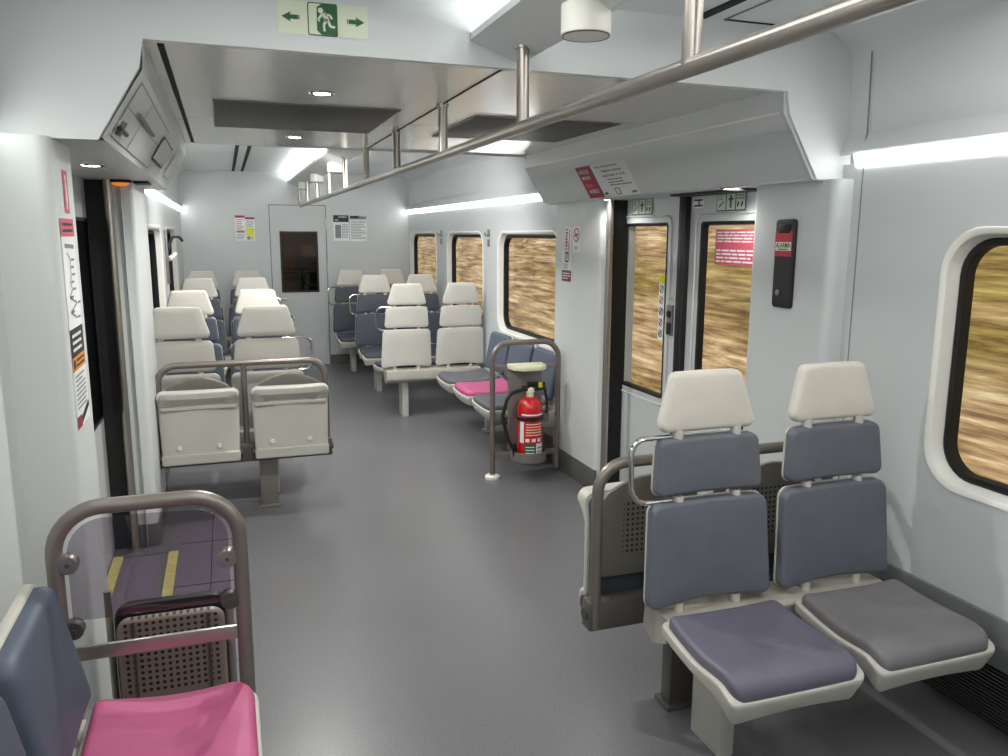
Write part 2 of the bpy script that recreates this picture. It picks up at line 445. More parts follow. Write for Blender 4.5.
# dado and lower edge of the right wall, heater grille under it
struct(MB().box(XR-.012, XR+.05, YN, 2.5, .285, .445, DADO, .004).build('baseboard_right'))
hg = MB()
hg.sweep_y([(2.205, .29), (2.335, -.005)], YN, 2.44, DARKSLOT)
for k in range(17):
    t = k/16; x, z = 2.20+t*.13, .285-t*.28
    hg.box(x-.006, x+.012, YN, 2.44, z-.004, z+.003, DKGREY)
tag(hg.build('heater_grille', smooth=0), 'dark louvred heater grille under the nearest right window', 'heater grille')
struct(MB().box(2.075, 2.115, YN, 2.4, 0, .0025, mat('pale_floor_joint', (124, 124, 128), .5)).build('trim_1', smooth=0))
struct(MB().box(XR-.035, XR, 5.08, YE, 0, .14, PLINTH).build('baseboard_right', smooth=0))
struct(MB().box(XL, XL+.02, 5.0, YE, 0, .14, PLINTH).build('baseboard_left', smooth=0))

# upper coves with the recessed light line beneath
def cove(name, xw, sx, y0, y1):
    prof = [(xw-sx*.016, 1.893), (xw-sx*.02, 1.902), (xw+sx*.012, 1.965), (xw+sx*.004, 2.25), (xw-sx*.1, ZC)]
    m = MB()
    P = fillet([(p[0], 0, p[1]) for p in prof], [0, .0, .03, .075, 0], 6)
    m.sweep_y([(p.x, p.z) for p in P], y0, y1, CEIL)
    m.sweep_y([(xw, 1.855), (xw+sx*.04, 1.865), (xw+sx*.04, 1.9), (xw-sx*.016, 1.893)], y0, y1, WALL)
    return struct(m.build(name))
cove('wall_right_cove', XR, 1, YN, YB+.01); cove('wall_right_cove', XR, 1, YV, YE)
cove('wall_left_cove', XL, -1, YV, YE); cove('wall_left_cove', XLN, -1, YN, YB+.01)
struct(MB().box(XR-.002, XR+.002, 2.396, 2.400, .45, 1.85, GREYINK).build('trim_25', smooth=0))
struct(MB().tube([(2.192, 2.40, 1.90), (2.206, 2.40, 1.965), (2.198, 2.40, 2.245)], .0025, GREYINK, 6, R=.05).build('trim_26'))
def strip(xw, sx, y0, y1, label):
    m = MB().sweep_y([(xw-sx*.002, 1.855), (xw-sx*.006, 1.849), (xw-sx*.02, 1.889), (xw-sx*.012, 1.892)], y0, y1, TUBELIGHT, True, True)
    tag(m.build('light_strip', smooth=0), label, 'light strip', 'linear lights along the walls')
strip(XR, 1, YN, 2.43, 'long glowing light strip above the large nearest right window')
strip(XR, 1, 5.25, YE-.02, 'glowing light strip above the row of three far right windows')
strip(XLN, -1, YN+.1, 2.40, 'light strip along the near left wall above the pink seat')
strip(XL, -1, 5.05, YE-.02, 'glowing light strip above the dark windows on the far left wall')

# saloon ceilings
struct(MB().box(XLN-.1, XR+.1, YN, 2.52, ZC, ZC+.04, CEIL).build('ceiling', smooth=0))
struct(MB().box(XL-.1, XR+.1, YV-.05, YE, ZC-.01, ZC+.04, CEIL).build('ceiling', smooth=0))
# unseen outer roof, widened on the left to block the sun
struct(MB().box(-1.3, 2.45, YN-.1, 11.7, 2.46, 2.52, CEIL).build('roof', smooth=0))
# dark joints between ceiling panels
for i, (x0, x1, y0, y1, z) in enumerate(((.135, .165, 6.2, 10.0, ZC-.01), (.232, .262, 6.2, 10.0, ZC-.01), (1.53, 1.57, .4, 2.49, ZC), (.12, .15, .2, 2.4, ZC))):
    struct(MB().box(x0, x1, y0, y1, z-.004, z+.001, DARKSLOT).build('trim_%d' % (i+2), smooth=0))
struct(MB().box(1.64, 1.90, 2.475, 2.482, ZC-.004, ZC, DARKSLOT).box(1.64, 1.647, .4, 2.48, ZC-.003, ZC, GREYINK).build('trim_6', smooth=0))

# bulkhead: panel across the car over the vestibule edge
def bulkhead(name, y0, y1, xl, nearside):
    pts = [(xl, 1.85), (-.308, 1.85), (-.192, 2.045), (-.178, ZV), (1.93, ZV-.012), (1.945, 2.03), (1.972, 1.985), (2.085, 1.805), (XR+.03, 1.805), (XR+.03, ZC), (xl, ZC)]
    m = MB(); m.prism(pts, 'Y', y0, y1, CEIL)
    return struct(m.build(name, smooth=0))
bulkhead('wall_bulkhead', YB, YB+.03, XLN-.04, True)
bulkhead('wall_bulkhead', YV-.03, YV, XL-.1, False)

# vestibule ceiling, brushed, with dark seams
struct(MB().box(-.18, 1.935, YB+.03, YV-.03, ZV, ZV+.03, STEELCEIL).build('ceiling_vestibule', smooth=0))
struct(MB().box(.867, .873, YB+.03, YV-.03, ZV-.003, ZV+.002, DARKSLOT).build('trim_7', smooth=0))
struct(MB().box(-.145, -.128, YB+.05, YV-.08, ZV-.004, ZV+.002, DARKSLOT).build('trim_8', smooth=0))
def vent(x0, x1, y0, y1, label):
    r = empty('ceiling_vent', ((x0+x1)/2, (y0+y1)/2, ZV), 0, label, 'ceiling vent', 'perforated ceiling vents')
    w, d = (x1-x0)/2, (y1-y0)/2
    MB().box(-w, w, -d, d, -.008, 0, VENTM, .002).build('perforated_sheet', r)
    m = MB()
    for a in ((-w-.006, w+.006, -d-.006, -d), (-w-.006, w+.006, d, d+.006), (-w-.006, -w, -d, d), (w, w+.006, -d, d)): m.box(*a, -.006, 0, GREYPAINT)
    m.build('rim', r, 0)
vent(-.005, .735, 3.5, 4.3, 'dark perforated ceiling vent between the two ceiling spotlights')
vent(1.09, 1.80, 3.55, 4.33, 'dark perforated ceiling vent on the door side of the overhead handrail')
def downlight(x, y, z, label, lens=SPOT, r=.032):
    o = empty('downlight', (x, y, z), 0, label, 'ceiling light', 'small round ceiling lights')
    MB().lathe([(r+.001, -.0005), (r, -.003), (r+.012, -.006), (r+.016, 0)], CHROME).build('trim_ring', o)
    MB().lathe([(0, -.0055), (r*.6, -.005), (r*.99, -.0035)], lens).build('lens', o)
downlight(.38, 3.2, ZV, 'small round spotlight in front of the dark ceiling vent')
downlight(.40, 4.66, ZV, 'small round spotlight behind the dark ceiling vent')

# door-side covers over the vestibule (left and right)
def cant(name, prof, y0, y1, under):
    m = MB(); m.sweep_y(prof, y0, y1, CANT); return m
cR = [(1.935, ZV), (1.938, 2.04), (1.975, 1.985), (2.082, 1.812), (2.075, 1.803), (2.40, 1.803)]
m = MB(); m.sweep_y(cR, YB+.02, YV, CANT)
m.sweep_y([(1.925, ZV), (1.928, 2.036), (1.965, 1.979), (2.072, 1.806), (2.12, 1.795), (2.12, 1.81), (2.085, 1.815), (1.978, 1.99), (1.942, 2.042), (1.94, ZV)], YB+.012, YB+.035, WALL, True, True)
m.sweep_y([(1.9395, 2.047), (1.9355, 2.043), (1.937, 2.036)], YB+.04, YV-.02, FRAMEW)
struct(m.build('trim_9', smooth=20))
cL = [(-.18, ZV), (-.185, 2.045), (-.3, 1.86), (-.292, 1.85), (-.95, 1.85)]
m = MB(); m.sweep_y(cL, YB+.02, YV, CANT)
struct(m.build('trim_10', smooth=20))
# dark door-gear slots
struct(MB().box(2.13, 2.24, 3.0, 3.62, 1.792, 1.804, BLACK).build('trim_11', smooth=0))
struct(MB().box(-.56, -.33, 4.36, 4.52, 1.838, 1.851, BLACK).build('trim_12', smooth=0))
downlight(-.45, 3.42, 1.85, 'round spotlight under the left door cover, beside the red pictogram')
downlight(2.10, 3.06, 1.803, 'round spotlight under the right door cover, above the nearer door leaf', r=.036)
downlight(2.085, 4.24, 1.803, 'round spotlight under the folded edge of the red and white notice', r=.026)
o = empty('amber_lamp', (-.45, 4.32, 1.85), 0, 'amber door warning lamp glowing under the left door cover', 'warning lamp')
MB().lathe([(.05, 0), (.055, -.01), (.045, -.014)], BLKPLASTIC).build('housing', o)
MB().lathe([(.043, -.012), (.03, -.024), (0, -.028)], AMBER).build('lens', o)
# hatches and display on the left door cover
nL = Vector((.185, 0, -.115)).normalized(); vL = Vector((.115, 0, .185)).normalized()
def on_left(y, z):  # point on the sloping face of the left cover
    t = (z-1.86)/(2.045-1.86); return Vector((-.3+t*.115, y, z))
hd = empty('equipment_hatch', on_left(3.3, 1.95), 0, 'pale hinged hatch panels with black latch on left overhead cover', 'hatch')
off = on_left(3.3, 1.95)
s = Sign(Vector((0, 0, 0)), (0, 1, 0), vL, nL)
for a0, b0, a1, b1 in ((-.68, -.088, -.28, .088), (-.27, -.088, .55, .088)):
    s.rect(a0, b0, a1, b1, CANT, 0)
    for q in ((a0, b0, a1, b0), (a0, b1, a1, b1), (a0, b0, a0, b1), (a1, b0, a1, b1)): s.bar(*q, .004, GREYINK, 1)
s.bar(-.68, .01, .55, .01, .003, GREYINK, 1)
s.build('hatch_panel', parent=hd)
lm = MB(); Mx = Matrix((( vL.x, 0, nL.x), (0, 1, 0), (vL.z, 0, nL.z))).to_4x4()
def LP(y, v, d): return Vector((0, y, 0))+vL*v+nL*d
for a in ((-.62, -.05, .10, .012), ):
    lm.tube([LP(-.66, -.055, .01), LP(-.5, -.055, .01)], .008, BLKPLASTIC)
    lm.tube([LP(-.62, -.075, .006), LP(-.62, -.03, .006)], .01, GREYPAINT)
lm.build('latch', hd)
MB().tube([LP(-.45, .02, .008), LP(.1, .02, .008)], .006, GREYPAINT).build('hinge', hd)
s = Sign(on_left(4.02, 1.955)+nL*.004, (0, 1, 0), vL, nL)
s.rect(-.27, -.055, .30, .055, INK, 1).rect(-.25, -.045, .285, .047, DISPLAY, 2)
s.build('information_display', 'blank grey information display set in the left overhead cover', 'display screen')
s = Sign(on_left(4.75, 1.955)+nL*.002, (0, 1, 0), vL, nL)
s.rect(-.16, -.07, .2, .07, CANT, 0).bar(-.16, -.07, -.16, .07, .004, GREYINK, 1).bar(-.16, -.07, .2, -.07, .004, GREYINK, 1).disc(-.1, -.05, .012, FRAMEW, 1).disc(.1, -.05, .012, FRAMEW, 1)
s.build('service_panel', 'small pale service panel beside the grey information display', 'panel')

# door pockets (white boxes beside the doors)
def pocket(name, xin, xout, y0, y1, z1, m, r=.05):
    sgn = 1 if xout > xin else -1
    pts = fillet([(xout, y0, 0), (xin, y0, 0), (xin, y1, 0), (xout, y1, 0)], [0, r, r, 0], 8)
    mb = MB(); mb.prism([(p.x, p.y) for p in pts], 'Z', 0, z1, m)
    return struct(mb.build(name))
pocket('wall_right_pocket', PR, XR+.14, 2.44, 2.93, 1.806, WALL, .035)
pocket('wall_right_pocket', PR, XR+.14, 4.36, 5.11, 1.806, WALLW, .05)
pocket('wall_left_pocket', PLF, -.95, 2.45, 2.80, 1.852, WALLW, .035)
pocket('wall_left_pocket', -.398, -.50, 4.33, 5.02, 1.852, WALLW, .03)
struct(MB().box(PR-.006, XR, 4.38, 5.075, 0, .15, PLINTH, .003).build('baseboard_right'))
struct(MB().box(PR-.006, XR, 2.46, 2.92, 0, .15, PLINTH, .003).build('baseboard_right'))
struct(MB().box(-.5, -.392, 4.325, 5.0, 0, .12, PLINTH, .003).build('baseboard_left'))

# door surrounds
struct(MB().box(2.19, 2.285, 4.35, 4.46, 0, 1.81, BLACK).build('trim_13', smooth=0))
struct(MB().box(-.95, -.50, 4.335, 4.46, 0, 1.852, BLACK).build('trim_14', smooth=0))

# right sliding door: two leaves
XD = 2.275
def leaf(name, y0, y1, wy0, wy1):
    root = struct(empty(name, (XD, (y0+y1)/2, 0)))
    cy = (y0+y1)/2
    bm = bmesh.new()
    def loop(pts):
        vs = [bm.verts.new((0, a-cy, b)) for a, b in pts]
        for i in range(len(vs)): bm.edges.new((vs[i], vs[(i+1) % len(vs)]))
    loop([(y0, .0), (y1, .0), (y1, 1.9), (y0, 1.9)]); loop(rrect(wy0, .70, wy1, 1.665, .02, 3))
    bmesh.ops.triangle_fill(bm, edges=list(bm.edges), use_beauty=True)
    me = bpy.data.meshes.new('leaf_panel'); bm.to_mesh(me); bm.free(); me.materials.append(WALL)
    o = bpy.data.objects.new('leaf_panel', me); COL.objects.link(o); o.parent = root
    def L(d, off, r): return [(d, a-cy, b) for a, b in rrect(wy0-off, .70-off, wy1+off, 1.665+off, r, 3)]
    MB().loops([L(-.004, .045, .05), L(-.010, .04, .05), L(-.004, .034, .045)], CANT).build('pressed_border', root)
    MB().loops([L(-.002, .004, .02), L(-.004, 0, .02), L(.0, -.012, .015), L(.032, -.014, .014)], BLACK).build('gasket', root)
    g = L(.028, -.012, .014); MB().add(g, [tuple(range(len(g)))], WGLASS).build('glass', root, 0)
    return root
d1 = leaf('door_1', 3.70, 4.52, 3.875, 4.385)
d2 = leaf('door_2', 2.85, 3.69, 3.02, 3.55)
MB().box(-.03, .03, -.41-.03, -.41+.025, 0, 1.83, BLACK, .006).build('edge_seal', d1)
MB().box(-.03, .03, .42-.035, .42-.002, 0, 1.83, BLACK, .006).build('edge_seal', d2)
# exterior wall above/below door opening
struct(MB().box(2.31, 2.36, 2.8, 4.6, -.05, .02, DKGREY).box(2.32, 2.4, 2.8, 4.6, 1.8, 2.3, BLACK).build('trim_15', smooth=0))
struct(MB().box(2.12, 2.32, 2.94, 4.36, 0, .004, GREYSTRIP).build('trim_16', smooth=0))
# left door leaf, closed in its recess
d3 = struct(empty('door_3', (-.61, 3.6, 0)))
MB().box(-.04, 0, -.85, .76, 0, 1.86, WALL).build('leaf_panel', d3, 0)
MB().loops([[(d, a, b) for a, b in rrect(.25-o_, .70-o_, .74+o_, 1.67+o_, .03)] for d, o_ in ((.001, 0), (.006, -.003), (.006, -.015), (.001, -.018))], BLACK).build('gasket', d3)
MB().box(.0, .003, .25, .74, .70, 1.67, DARKGLASS).build('dark_window', d3, 0)
MB().loops([[(d, a, b) for a, b in rrect(-.45-o_, .70-o_, .04+o_, 1.67+o_, .03)] for d, o_ in ((.001, 0), (.006, -.003), (.006, -.015), (.001, -.018))], BLACK).build('gasket', d3)
MB().box(.0, .003, -.45, .04, .70, 1.67, DARKGLASS).build('dark_window', d3, 0)
MB().box(-.03, .008, .125, .165, 0, 1.86, BLACK).build('edge_seal', d3)

# floor pad and strips by the left door
struct(MB().box(-.60, -.30, 3.52, 4.2, 0, .003, PAD).box(-.30, .02, 3.0, 4.75, 0, .002, PAD).box(-.42, .02, 4.2, 4.33, 0, .0021, PAD).build('trim_17', smooth=0))
struct(MB().box(-.345, -.30, 3.50, 4.2, .003, .008, YEL).build('trim_18', smooth=0))
struct(MB().box(-.375, -.348, 3.50, 4.2, .003, .007, GREYSTRIP).box(-.58, -.348, 4.19, 4.215, .002, .007, GREYSTRIP).build('trim_19', smooth=0))
struct(MB().box(-.60, -.555, 3.45, 4.2, .003, .009, YEL).build('trim_20', smooth=0))
sm = MB()
for y in (3.3, 3.75, 4.3): sm.box(-.3, .02, y-.002, y+.002, .002, .0035, DARKSLOT)
sm.box(-.141, -.137, 3.0, 4.75, .002, .0035, DARKSLOT)
struct(sm.build('trim_21', smooth=0))

# stainless poles at the far door jambs
def pole(x, y, z1, label):
    o = empty('grab_pole', (x, y, 0), 0, label, 'pole', 'stainless poles beside the doors')
    MB().tube([(0, 0, .005), (0, 0, z1)], .0185, STEEL, 16).build('tube', o)
    MB().lathe([(.036, 0), (.036, .008), (.022, .012)], STEEL).build('floor_flange', o)
pole(2.128, 4.285, 1.803, 'vertical stainless steel pole beside the right door leaf')
pole(-.505, 4.29, 1.85, 'vertical stainless steel pole against the white left jamb column')

# end wall with door
bm = bmesh.new()
def lp(pts):
    vs = [bm.verts.new((a, YE, b)) for a, b in pts]
    for i in range(len(vs)): bm.edges.new((vs[i], vs[(i+1) % len(vs)]))
lp([(XL-.1, 0), (.53, 0), (.53, 1.935), (1.185, 1.935), (1.185, 0), (XR+.05, 0), (XR+.05, ZC+.1), (XL-.1, ZC+.1)])
bmesh.ops.triangle_fill(bm, edges=list(bm.edges), use_beauty=True)
me = bpy.data.meshes.new('wall_end'); bm.to_mesh(me); bm.free(); me.materials.append(WALL)
o = bpy.data.objects.new('wall_end', me); COL.objects.link(o); struct(o)
d4 = struct(empty('door_4', (.8575, YE, 0)))
dm = MB()
for a in ((-.322, -.215, .0, 1.93), (.22, .322, 0, 1.93), (-.215, .22, 0, .915), (-.215, .22, 1.62, 1.93)):
    dm.box(a[0], a[1], .004, .04, a[2]+.004, a[3], WALL)
dm.build('door_panel', d4, 0)
fm = MB()
for a in ((-.22, -.2, .90, 1.63), (.205, .225, .90, 1.63), (-.2, .205, .90, .92), (-.2, .205, 1.61, 1.63)): fm.box(a[0], a[1], -.004, .03, a[2], a[3], BLACK)
fm.build('window_frame', d4, 0)
MB().box(-.2, .205, .012, .018, .92, 1.61, glass('smoked_door_glass', (120, 112, 104), 1.0)).build('glass', d4, 0)
hm = MB(); hm.tube([(-.285, .004, .83), (-.285, -.045, .83), (-.17, -.045, .825)], .009, STEEL, 10, R=.012); hm.lathe([(.022, 0), (.022, -.01), (.012, -.012)], STEEL, (-.285, .004, .83), 'Y')
hm.build('handle', d4)
hm = MB()
for z in (.35, 1.2, 1.72): hm.tube([(.326, -.004, z-.06), (.326, -.004, z+.06)], .009, STEEL, 10)
hm.build('hinge', d4)
dg = MB()
for a in ((.523, .535, 0, 1.94), (1.180, 1.192, 0, 1.94), (.523, 1.192, 1.932, 1.942)): dg.box(a[0], a[1], YE-.002, YE+.004, a[2], a[3], GREYINK)
struct(dg.build('trim_22', smooth=0))
struct(MB().box(1.186, 1.22, YE-.015, YE, 0, .12, PLINTH).box(1.22, XR, YE-.015, YE, 0, .12, PLINTH).box(XL, .52, YE-.015, YE, 0, .12, PLINTH).build('baseboard_end', smooth=0))
# next car's gangway seen dimly through the door glass
gw = MB(); gw.box(.0, 1.7, 11.5, 11.55, 0, 2.4, mat('brown_streaked_panel', (132, 92, 62), .6, 0, .6, 5, stretch=(2.5, 1, .25)))
gw.box(.0, .04, 10.1, 11.5, 0, 2.4, DKGREY); gw.box(1.66, 1.7, 10.1, 11.5, 0, 2.4, DKGREY)
struct(gw.build('wall_gangway', smooth=0))
gs = MB()
gs.slab(rrect(-.2, .42, .2, 1.0, .05, 4), 0, .06, .02, .01, DKGREY, lambda a, b, d: (a, -d, b))
gs.slab(rrect(-.12, 1.03, .12, 1.2, .05, 4), 0, .05, .02, .01, HEAD, lambda a, b, d: (a, -d, b))
gs.box(-.2, .2, -.4, 0, .3, .42, DKGREY, .02)
g_ = gs.build('gangway_seat'); g_.location = (1.1, 11.3, .25)
tag(g_, 'dim seat of the next car seen through the end door window', 'seat')
L_ = bpy.data.lights.new('gangway_fill_light', 'POINT'); L_.energy = 70; L_.color = (1, .9, .75); L_.shadow_soft_size = .1  # point light added to brighten the view through the end door glass
lo = bpy.data.objects.new('gangway_fill_light', L_); COL.objects.link(lo); lo.location = (.85, 10.8, 2.2)

# ------------------------------------------------------------------ overhead handrail, duct, spotlights
def duct(name, y0, y1):
    m = MB()
    m.sweep_y([(.756, 2.212), (.75, 2.208), (.75, 2.188), (.905, 2.133), (.925, 2.135), (.948, 2.158), (.952, 2.205), (.946, 2.21)], y0, y1, CEIL)
    for ye in (y0, y1-.004): m.prism([(.75, 2.21), (.75, 2.19), (.91, 2.135), (.93, 2.14), (.952, 2.16), (.952, 2.21)], 'Y', ye, ye+.004, CEIL)
    y = y0+.6
    while y < y1-.3:
        m.box(.86, .88, y-.02, y+.02, 2.15, ZC, CEIL); y += 1.87
    o = struct(m.build(name, smooth=20))
    return o
duct('trim_23', YN+.1, YB); duct('trim_24', YV, YE-.02)
def uplight(y0, y1, label, em=UPLIGHT):
    m = MB().box(.80, .855, y0, y1, 2.186, 2.194, em)
    tag(m.build('uplight', smooth=0), label, 'uplight', 'uplights in the ceiling trough')
uplight(YN+.2, YB-.1, 'white uplight tube inside the near ceiling trough')
uplight(YV+.1, YE-.1, 'white uplight tube inside the far ceiling trough', UPFAR)
rail = empty('overhead_handrail', (.87, 0, 1.92), 0, 'long stainless ceiling handrail hung on short posts along the aisle', 'handrail')
MB().tube([(0, YN+.3, 0), (0, 9.75, 0), (0, 9.86, .06), (0, 9.86, .2)], .0185, STEEL, 18, R=.06).build('bar', rail)
for k in range(-2, 9):
    y = 2.355+k*.934
    top = (ZV if YB < y < YV else 2.155)-1.92
    p = MB(); p.tube([(0, y, 0), (0, y, top)], .019, STEEL, 14)
    p.lathe([(.025, top-.012), (.025, top)], STEEL, (0, y, 0))
    p.build('hanger_post', rail)
def spot(y, label):
    o = empty('ceiling_spotlight', (.865, y, 2.078), 0, label, 'spotlight', 'cylindrical spotlights on the ceiling trough')
    MB().lathe([(.057, .0), (.061, .004), (.061, .072), (.05, .078)], FRAMEW, n=28).build('housing', o)
    MB().lathe([(0, .002), (.052, .002), (.058, -.001), (.06, .004)], DKGREY, n=28).build('lens', o)
spot(1.9, 'large white cylindrical spotlight under the near ceiling trough')
spot(6.6, 'cylindrical spotlight on the far trough, nearest of the far ones')
spot(7.9, 'cylindrical spotlight on the far trough, second of the far ones')
spot(9.2, 'cylindrical spotlight on the far trough, closest to the end door')

# ------------------------------------------------------------------ seats
def trap(w_top, w_bot, z0, z1, r, arch=0, arch_top=0, n=7):
    """trapezoid outline with rounded corners; bottom edge arched up by arch"""
    base = fillet([(-w_bot/2, z0, 0), (w_bot/2, z0, 0), (w_top/2, z1, 0), (-w_top/2, z1, 0)], r, 6, True)
    pts = []
    N = len(base)
    for i in range(N):
        a, b = base[i], base[(i+1) % N]; L = (b-a).length; k = max(1, int(L/.03))
        for j in range(k): pts.append(a.lerp(b, j/k))
    out = []
    for p in pts:
        t = (p.y-z0)/(z1-z0); q = max(0, 1-(p.x/(w_bot*.5))**2)
        out.append((p.x, p.y+arch*q*(1-t)+arch_top*q*t))
    return out

def lean(z): return (z-.44)*.085
def make_row(hside, n=2, spacing=.486, cover=None, seatc=None):
    root = empty('double_seat', (0, 0, 0))
    cs = [(i-(n-1)/2)*spacing for i in range(n)]
    half = spacing*n/2
    # beam
    b = MB(); prof = fillet([(0, -.075, .418), (0, -.06, .432), (0, .075, .432), (0, .085, .345), (0, .02, .315), (0, -.06, .35)], [.004, .004, .006, .03, .02, .015], 4, True)
    b.prism([(p.y, p.z) for p in prof], 'X', -half+.07, half-.05, BEAMC)
    b.build('beam', root)
    lg = MB(); px = hside*.255; lg.box(px-.027, px+.027, -.175, -.012, .0, .40, SHELLBACK, .006)
    lg.build('pedestal', root)
    for i, cx in enumerate(cs):
        # seat pan
        outl = [(p.x, p.y) for p in fillet([(-.212, -.082, 0), (.212, -.082, 0), (.226, -.30, 0), (.224, -.475, 0), (-.224, -.475, 0), (-.226, -.30, 0)], [.03, .03, .2, .022, .022, .2], 6, True)]
        def dens(o_):
            r = []
            for k in range(len(o_)):
                a, c = Vector(o_[k]), Vector(o_[(k+1) % len(o_)]); q = max(1, int((c-a).length/.03))
                for j in range(q): r.append(tuple(a.lerp(c, j/q)))
            return r
        def zf(x, y):
            t = (-y-.04)/.435
            side = (abs(x)/.22)**3
            return .442-.030*math.sin(min(t, 1)*PI*.9)*(1-.25*side)-.004*t-.042*max(0, t-.80)**2/.04+.010*side*(1-t)
        def panf(a, bb, d):
            t = (-bb-.04)/.435; low = max(0, (.035-d)/.035)
            q = max(0, (t-.55)/.45); qq = q*q*(3-2*q)
            return (cx+a*(1-.10*low*qq), bb+.028*low*qq, zf(a, bb)-.035+d-low*qq*.042*(1-.3*max(0, 1-(a/.22)**2)))
        pan = MB().slab(dens(outl), 0, .035, .006, .008, SHELL, panf).build('seat_pan', root)
        cu = [(p.x, p.y) for p in fillet([(-.196, -.095, 0), (.196, -.095, 0), (.210, -.30, 0), (.205, -.468, 0), (-.205, -.468, 0), (-.210, -.30, 0)], [.03, .03, .2, .035, .035, .2], 6, True)]
        def cuf(a, bb, d): return (cx+a, bb, zf(a, bb)-.004+d)
        MB().slab(dens(cu), 0, .038, .02, .004, (seatc or [NAVY, NAVY])[i], cuf, puff=.006).build('seat_cushion', pan)
        # backrests
        def bf(a, bb, d): return (cx+a, lean(bb)-d+.35*(a*a)*-.6, bb)
        lo_ = trap(.42, .452, .445, .785, .035, .020, .004)
        li_ = trap(.415, .447, .448, .782, .034, .020, .004)
        s1 = MB().slab(lo_, -.012, .0, .004, .008, SHELLBACK, bf).build('lower_backrest', root)
        MB().slab(li_, -.003, .036, .014, .003, NAVY, bf, puff=.006).build('back_cushion', s1)
        uo = trap(.362, .394, .80, .984, .03, .004, .004); ui = trap(.357, .389, .803, .981, .029, .004, .004)
        s2 = MB().slab(uo, -.012, .0, .004, .008, SHELLBACK, bf).build('upper_backrest', root)
        MB().slab(ui, -.003, .033, .014, .003, NAVY, bf, puff=.004).build('back_cushion', s2)
        ho = trap(.245, .355, 1.0, 1.182, .026, 0, .004)
        s3 = MB().slab(ho, -.02, .026, .016, .014, HEAD, bf, puff=.004).build('headrest', root)
        for z0, z1 in ((.42, .46), (.768, .80), (.972, 1.006)):
            for sx in (-.105, .105):
                MB().tube([(cx+sx, lean(z0)-.014, z0), (cx+sx, lean(z1)-.014, z1)], .017, SHELL, 12).build('mounting_peg', root)
    # grab handle on the aisle side
    cx = cs[0] if hside < 0 else cs[-1]; e = hside
    MB().tube([(cx+e*.09, lean(.985)-.005, .985), (cx+e*.262, lean(.985)-.005, .985), (cx+e*.262, lean(.784)-.005, .784), (cx+e*.09, lean(.784)-.005, .784)], .0085, CHROME, 10, R=.05).build('grab_handle', root)
    return root

NG = 'moulded double seats of the saloon'
rowL = make_row(-1, seatc=[PURPSEAT, GREYSEAT])
rowR = make_row(1, seatc=[GREYDK, GREYDK])
rowL.location = (1.648, 2.075, 0); rowL.name = 'double_seat'
tag(rowL, 'nearest double seat, with slate cushions, beside the large right window', 'seat', NG)
def place(src, x, y, rz, label):
    o = copy_tree(src); o.location = (x, y, 0); o.rotation_euler = (0, 0, rz); return tag(o, label, 'seat', NG)
rowR.location = (-.02, 6.32, 0); tag(rowR, 'facing double seat second behind the left folding seats, cream headrests', 'seat', NG)
rowGrey = place(rowL, -.028, 5.0, PI, 'double seat with pale grey back shells right behind the left folding seats')
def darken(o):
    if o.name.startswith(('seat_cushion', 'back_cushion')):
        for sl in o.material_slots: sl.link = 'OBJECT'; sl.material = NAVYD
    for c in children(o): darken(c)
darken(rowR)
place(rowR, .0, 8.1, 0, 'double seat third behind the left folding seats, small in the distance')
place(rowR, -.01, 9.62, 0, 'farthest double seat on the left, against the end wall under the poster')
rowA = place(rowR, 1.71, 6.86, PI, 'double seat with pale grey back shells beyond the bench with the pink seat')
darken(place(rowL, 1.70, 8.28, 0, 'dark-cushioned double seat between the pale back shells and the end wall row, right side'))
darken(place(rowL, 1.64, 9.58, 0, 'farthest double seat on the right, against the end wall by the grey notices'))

for r_ in (rowGrey, rowA):
    for c in children(r_):
        if c.name.startswith('headrest'):
            for sl in c.material_slots: sl.link = 'OBJECT'; sl.material = SHELLBACK
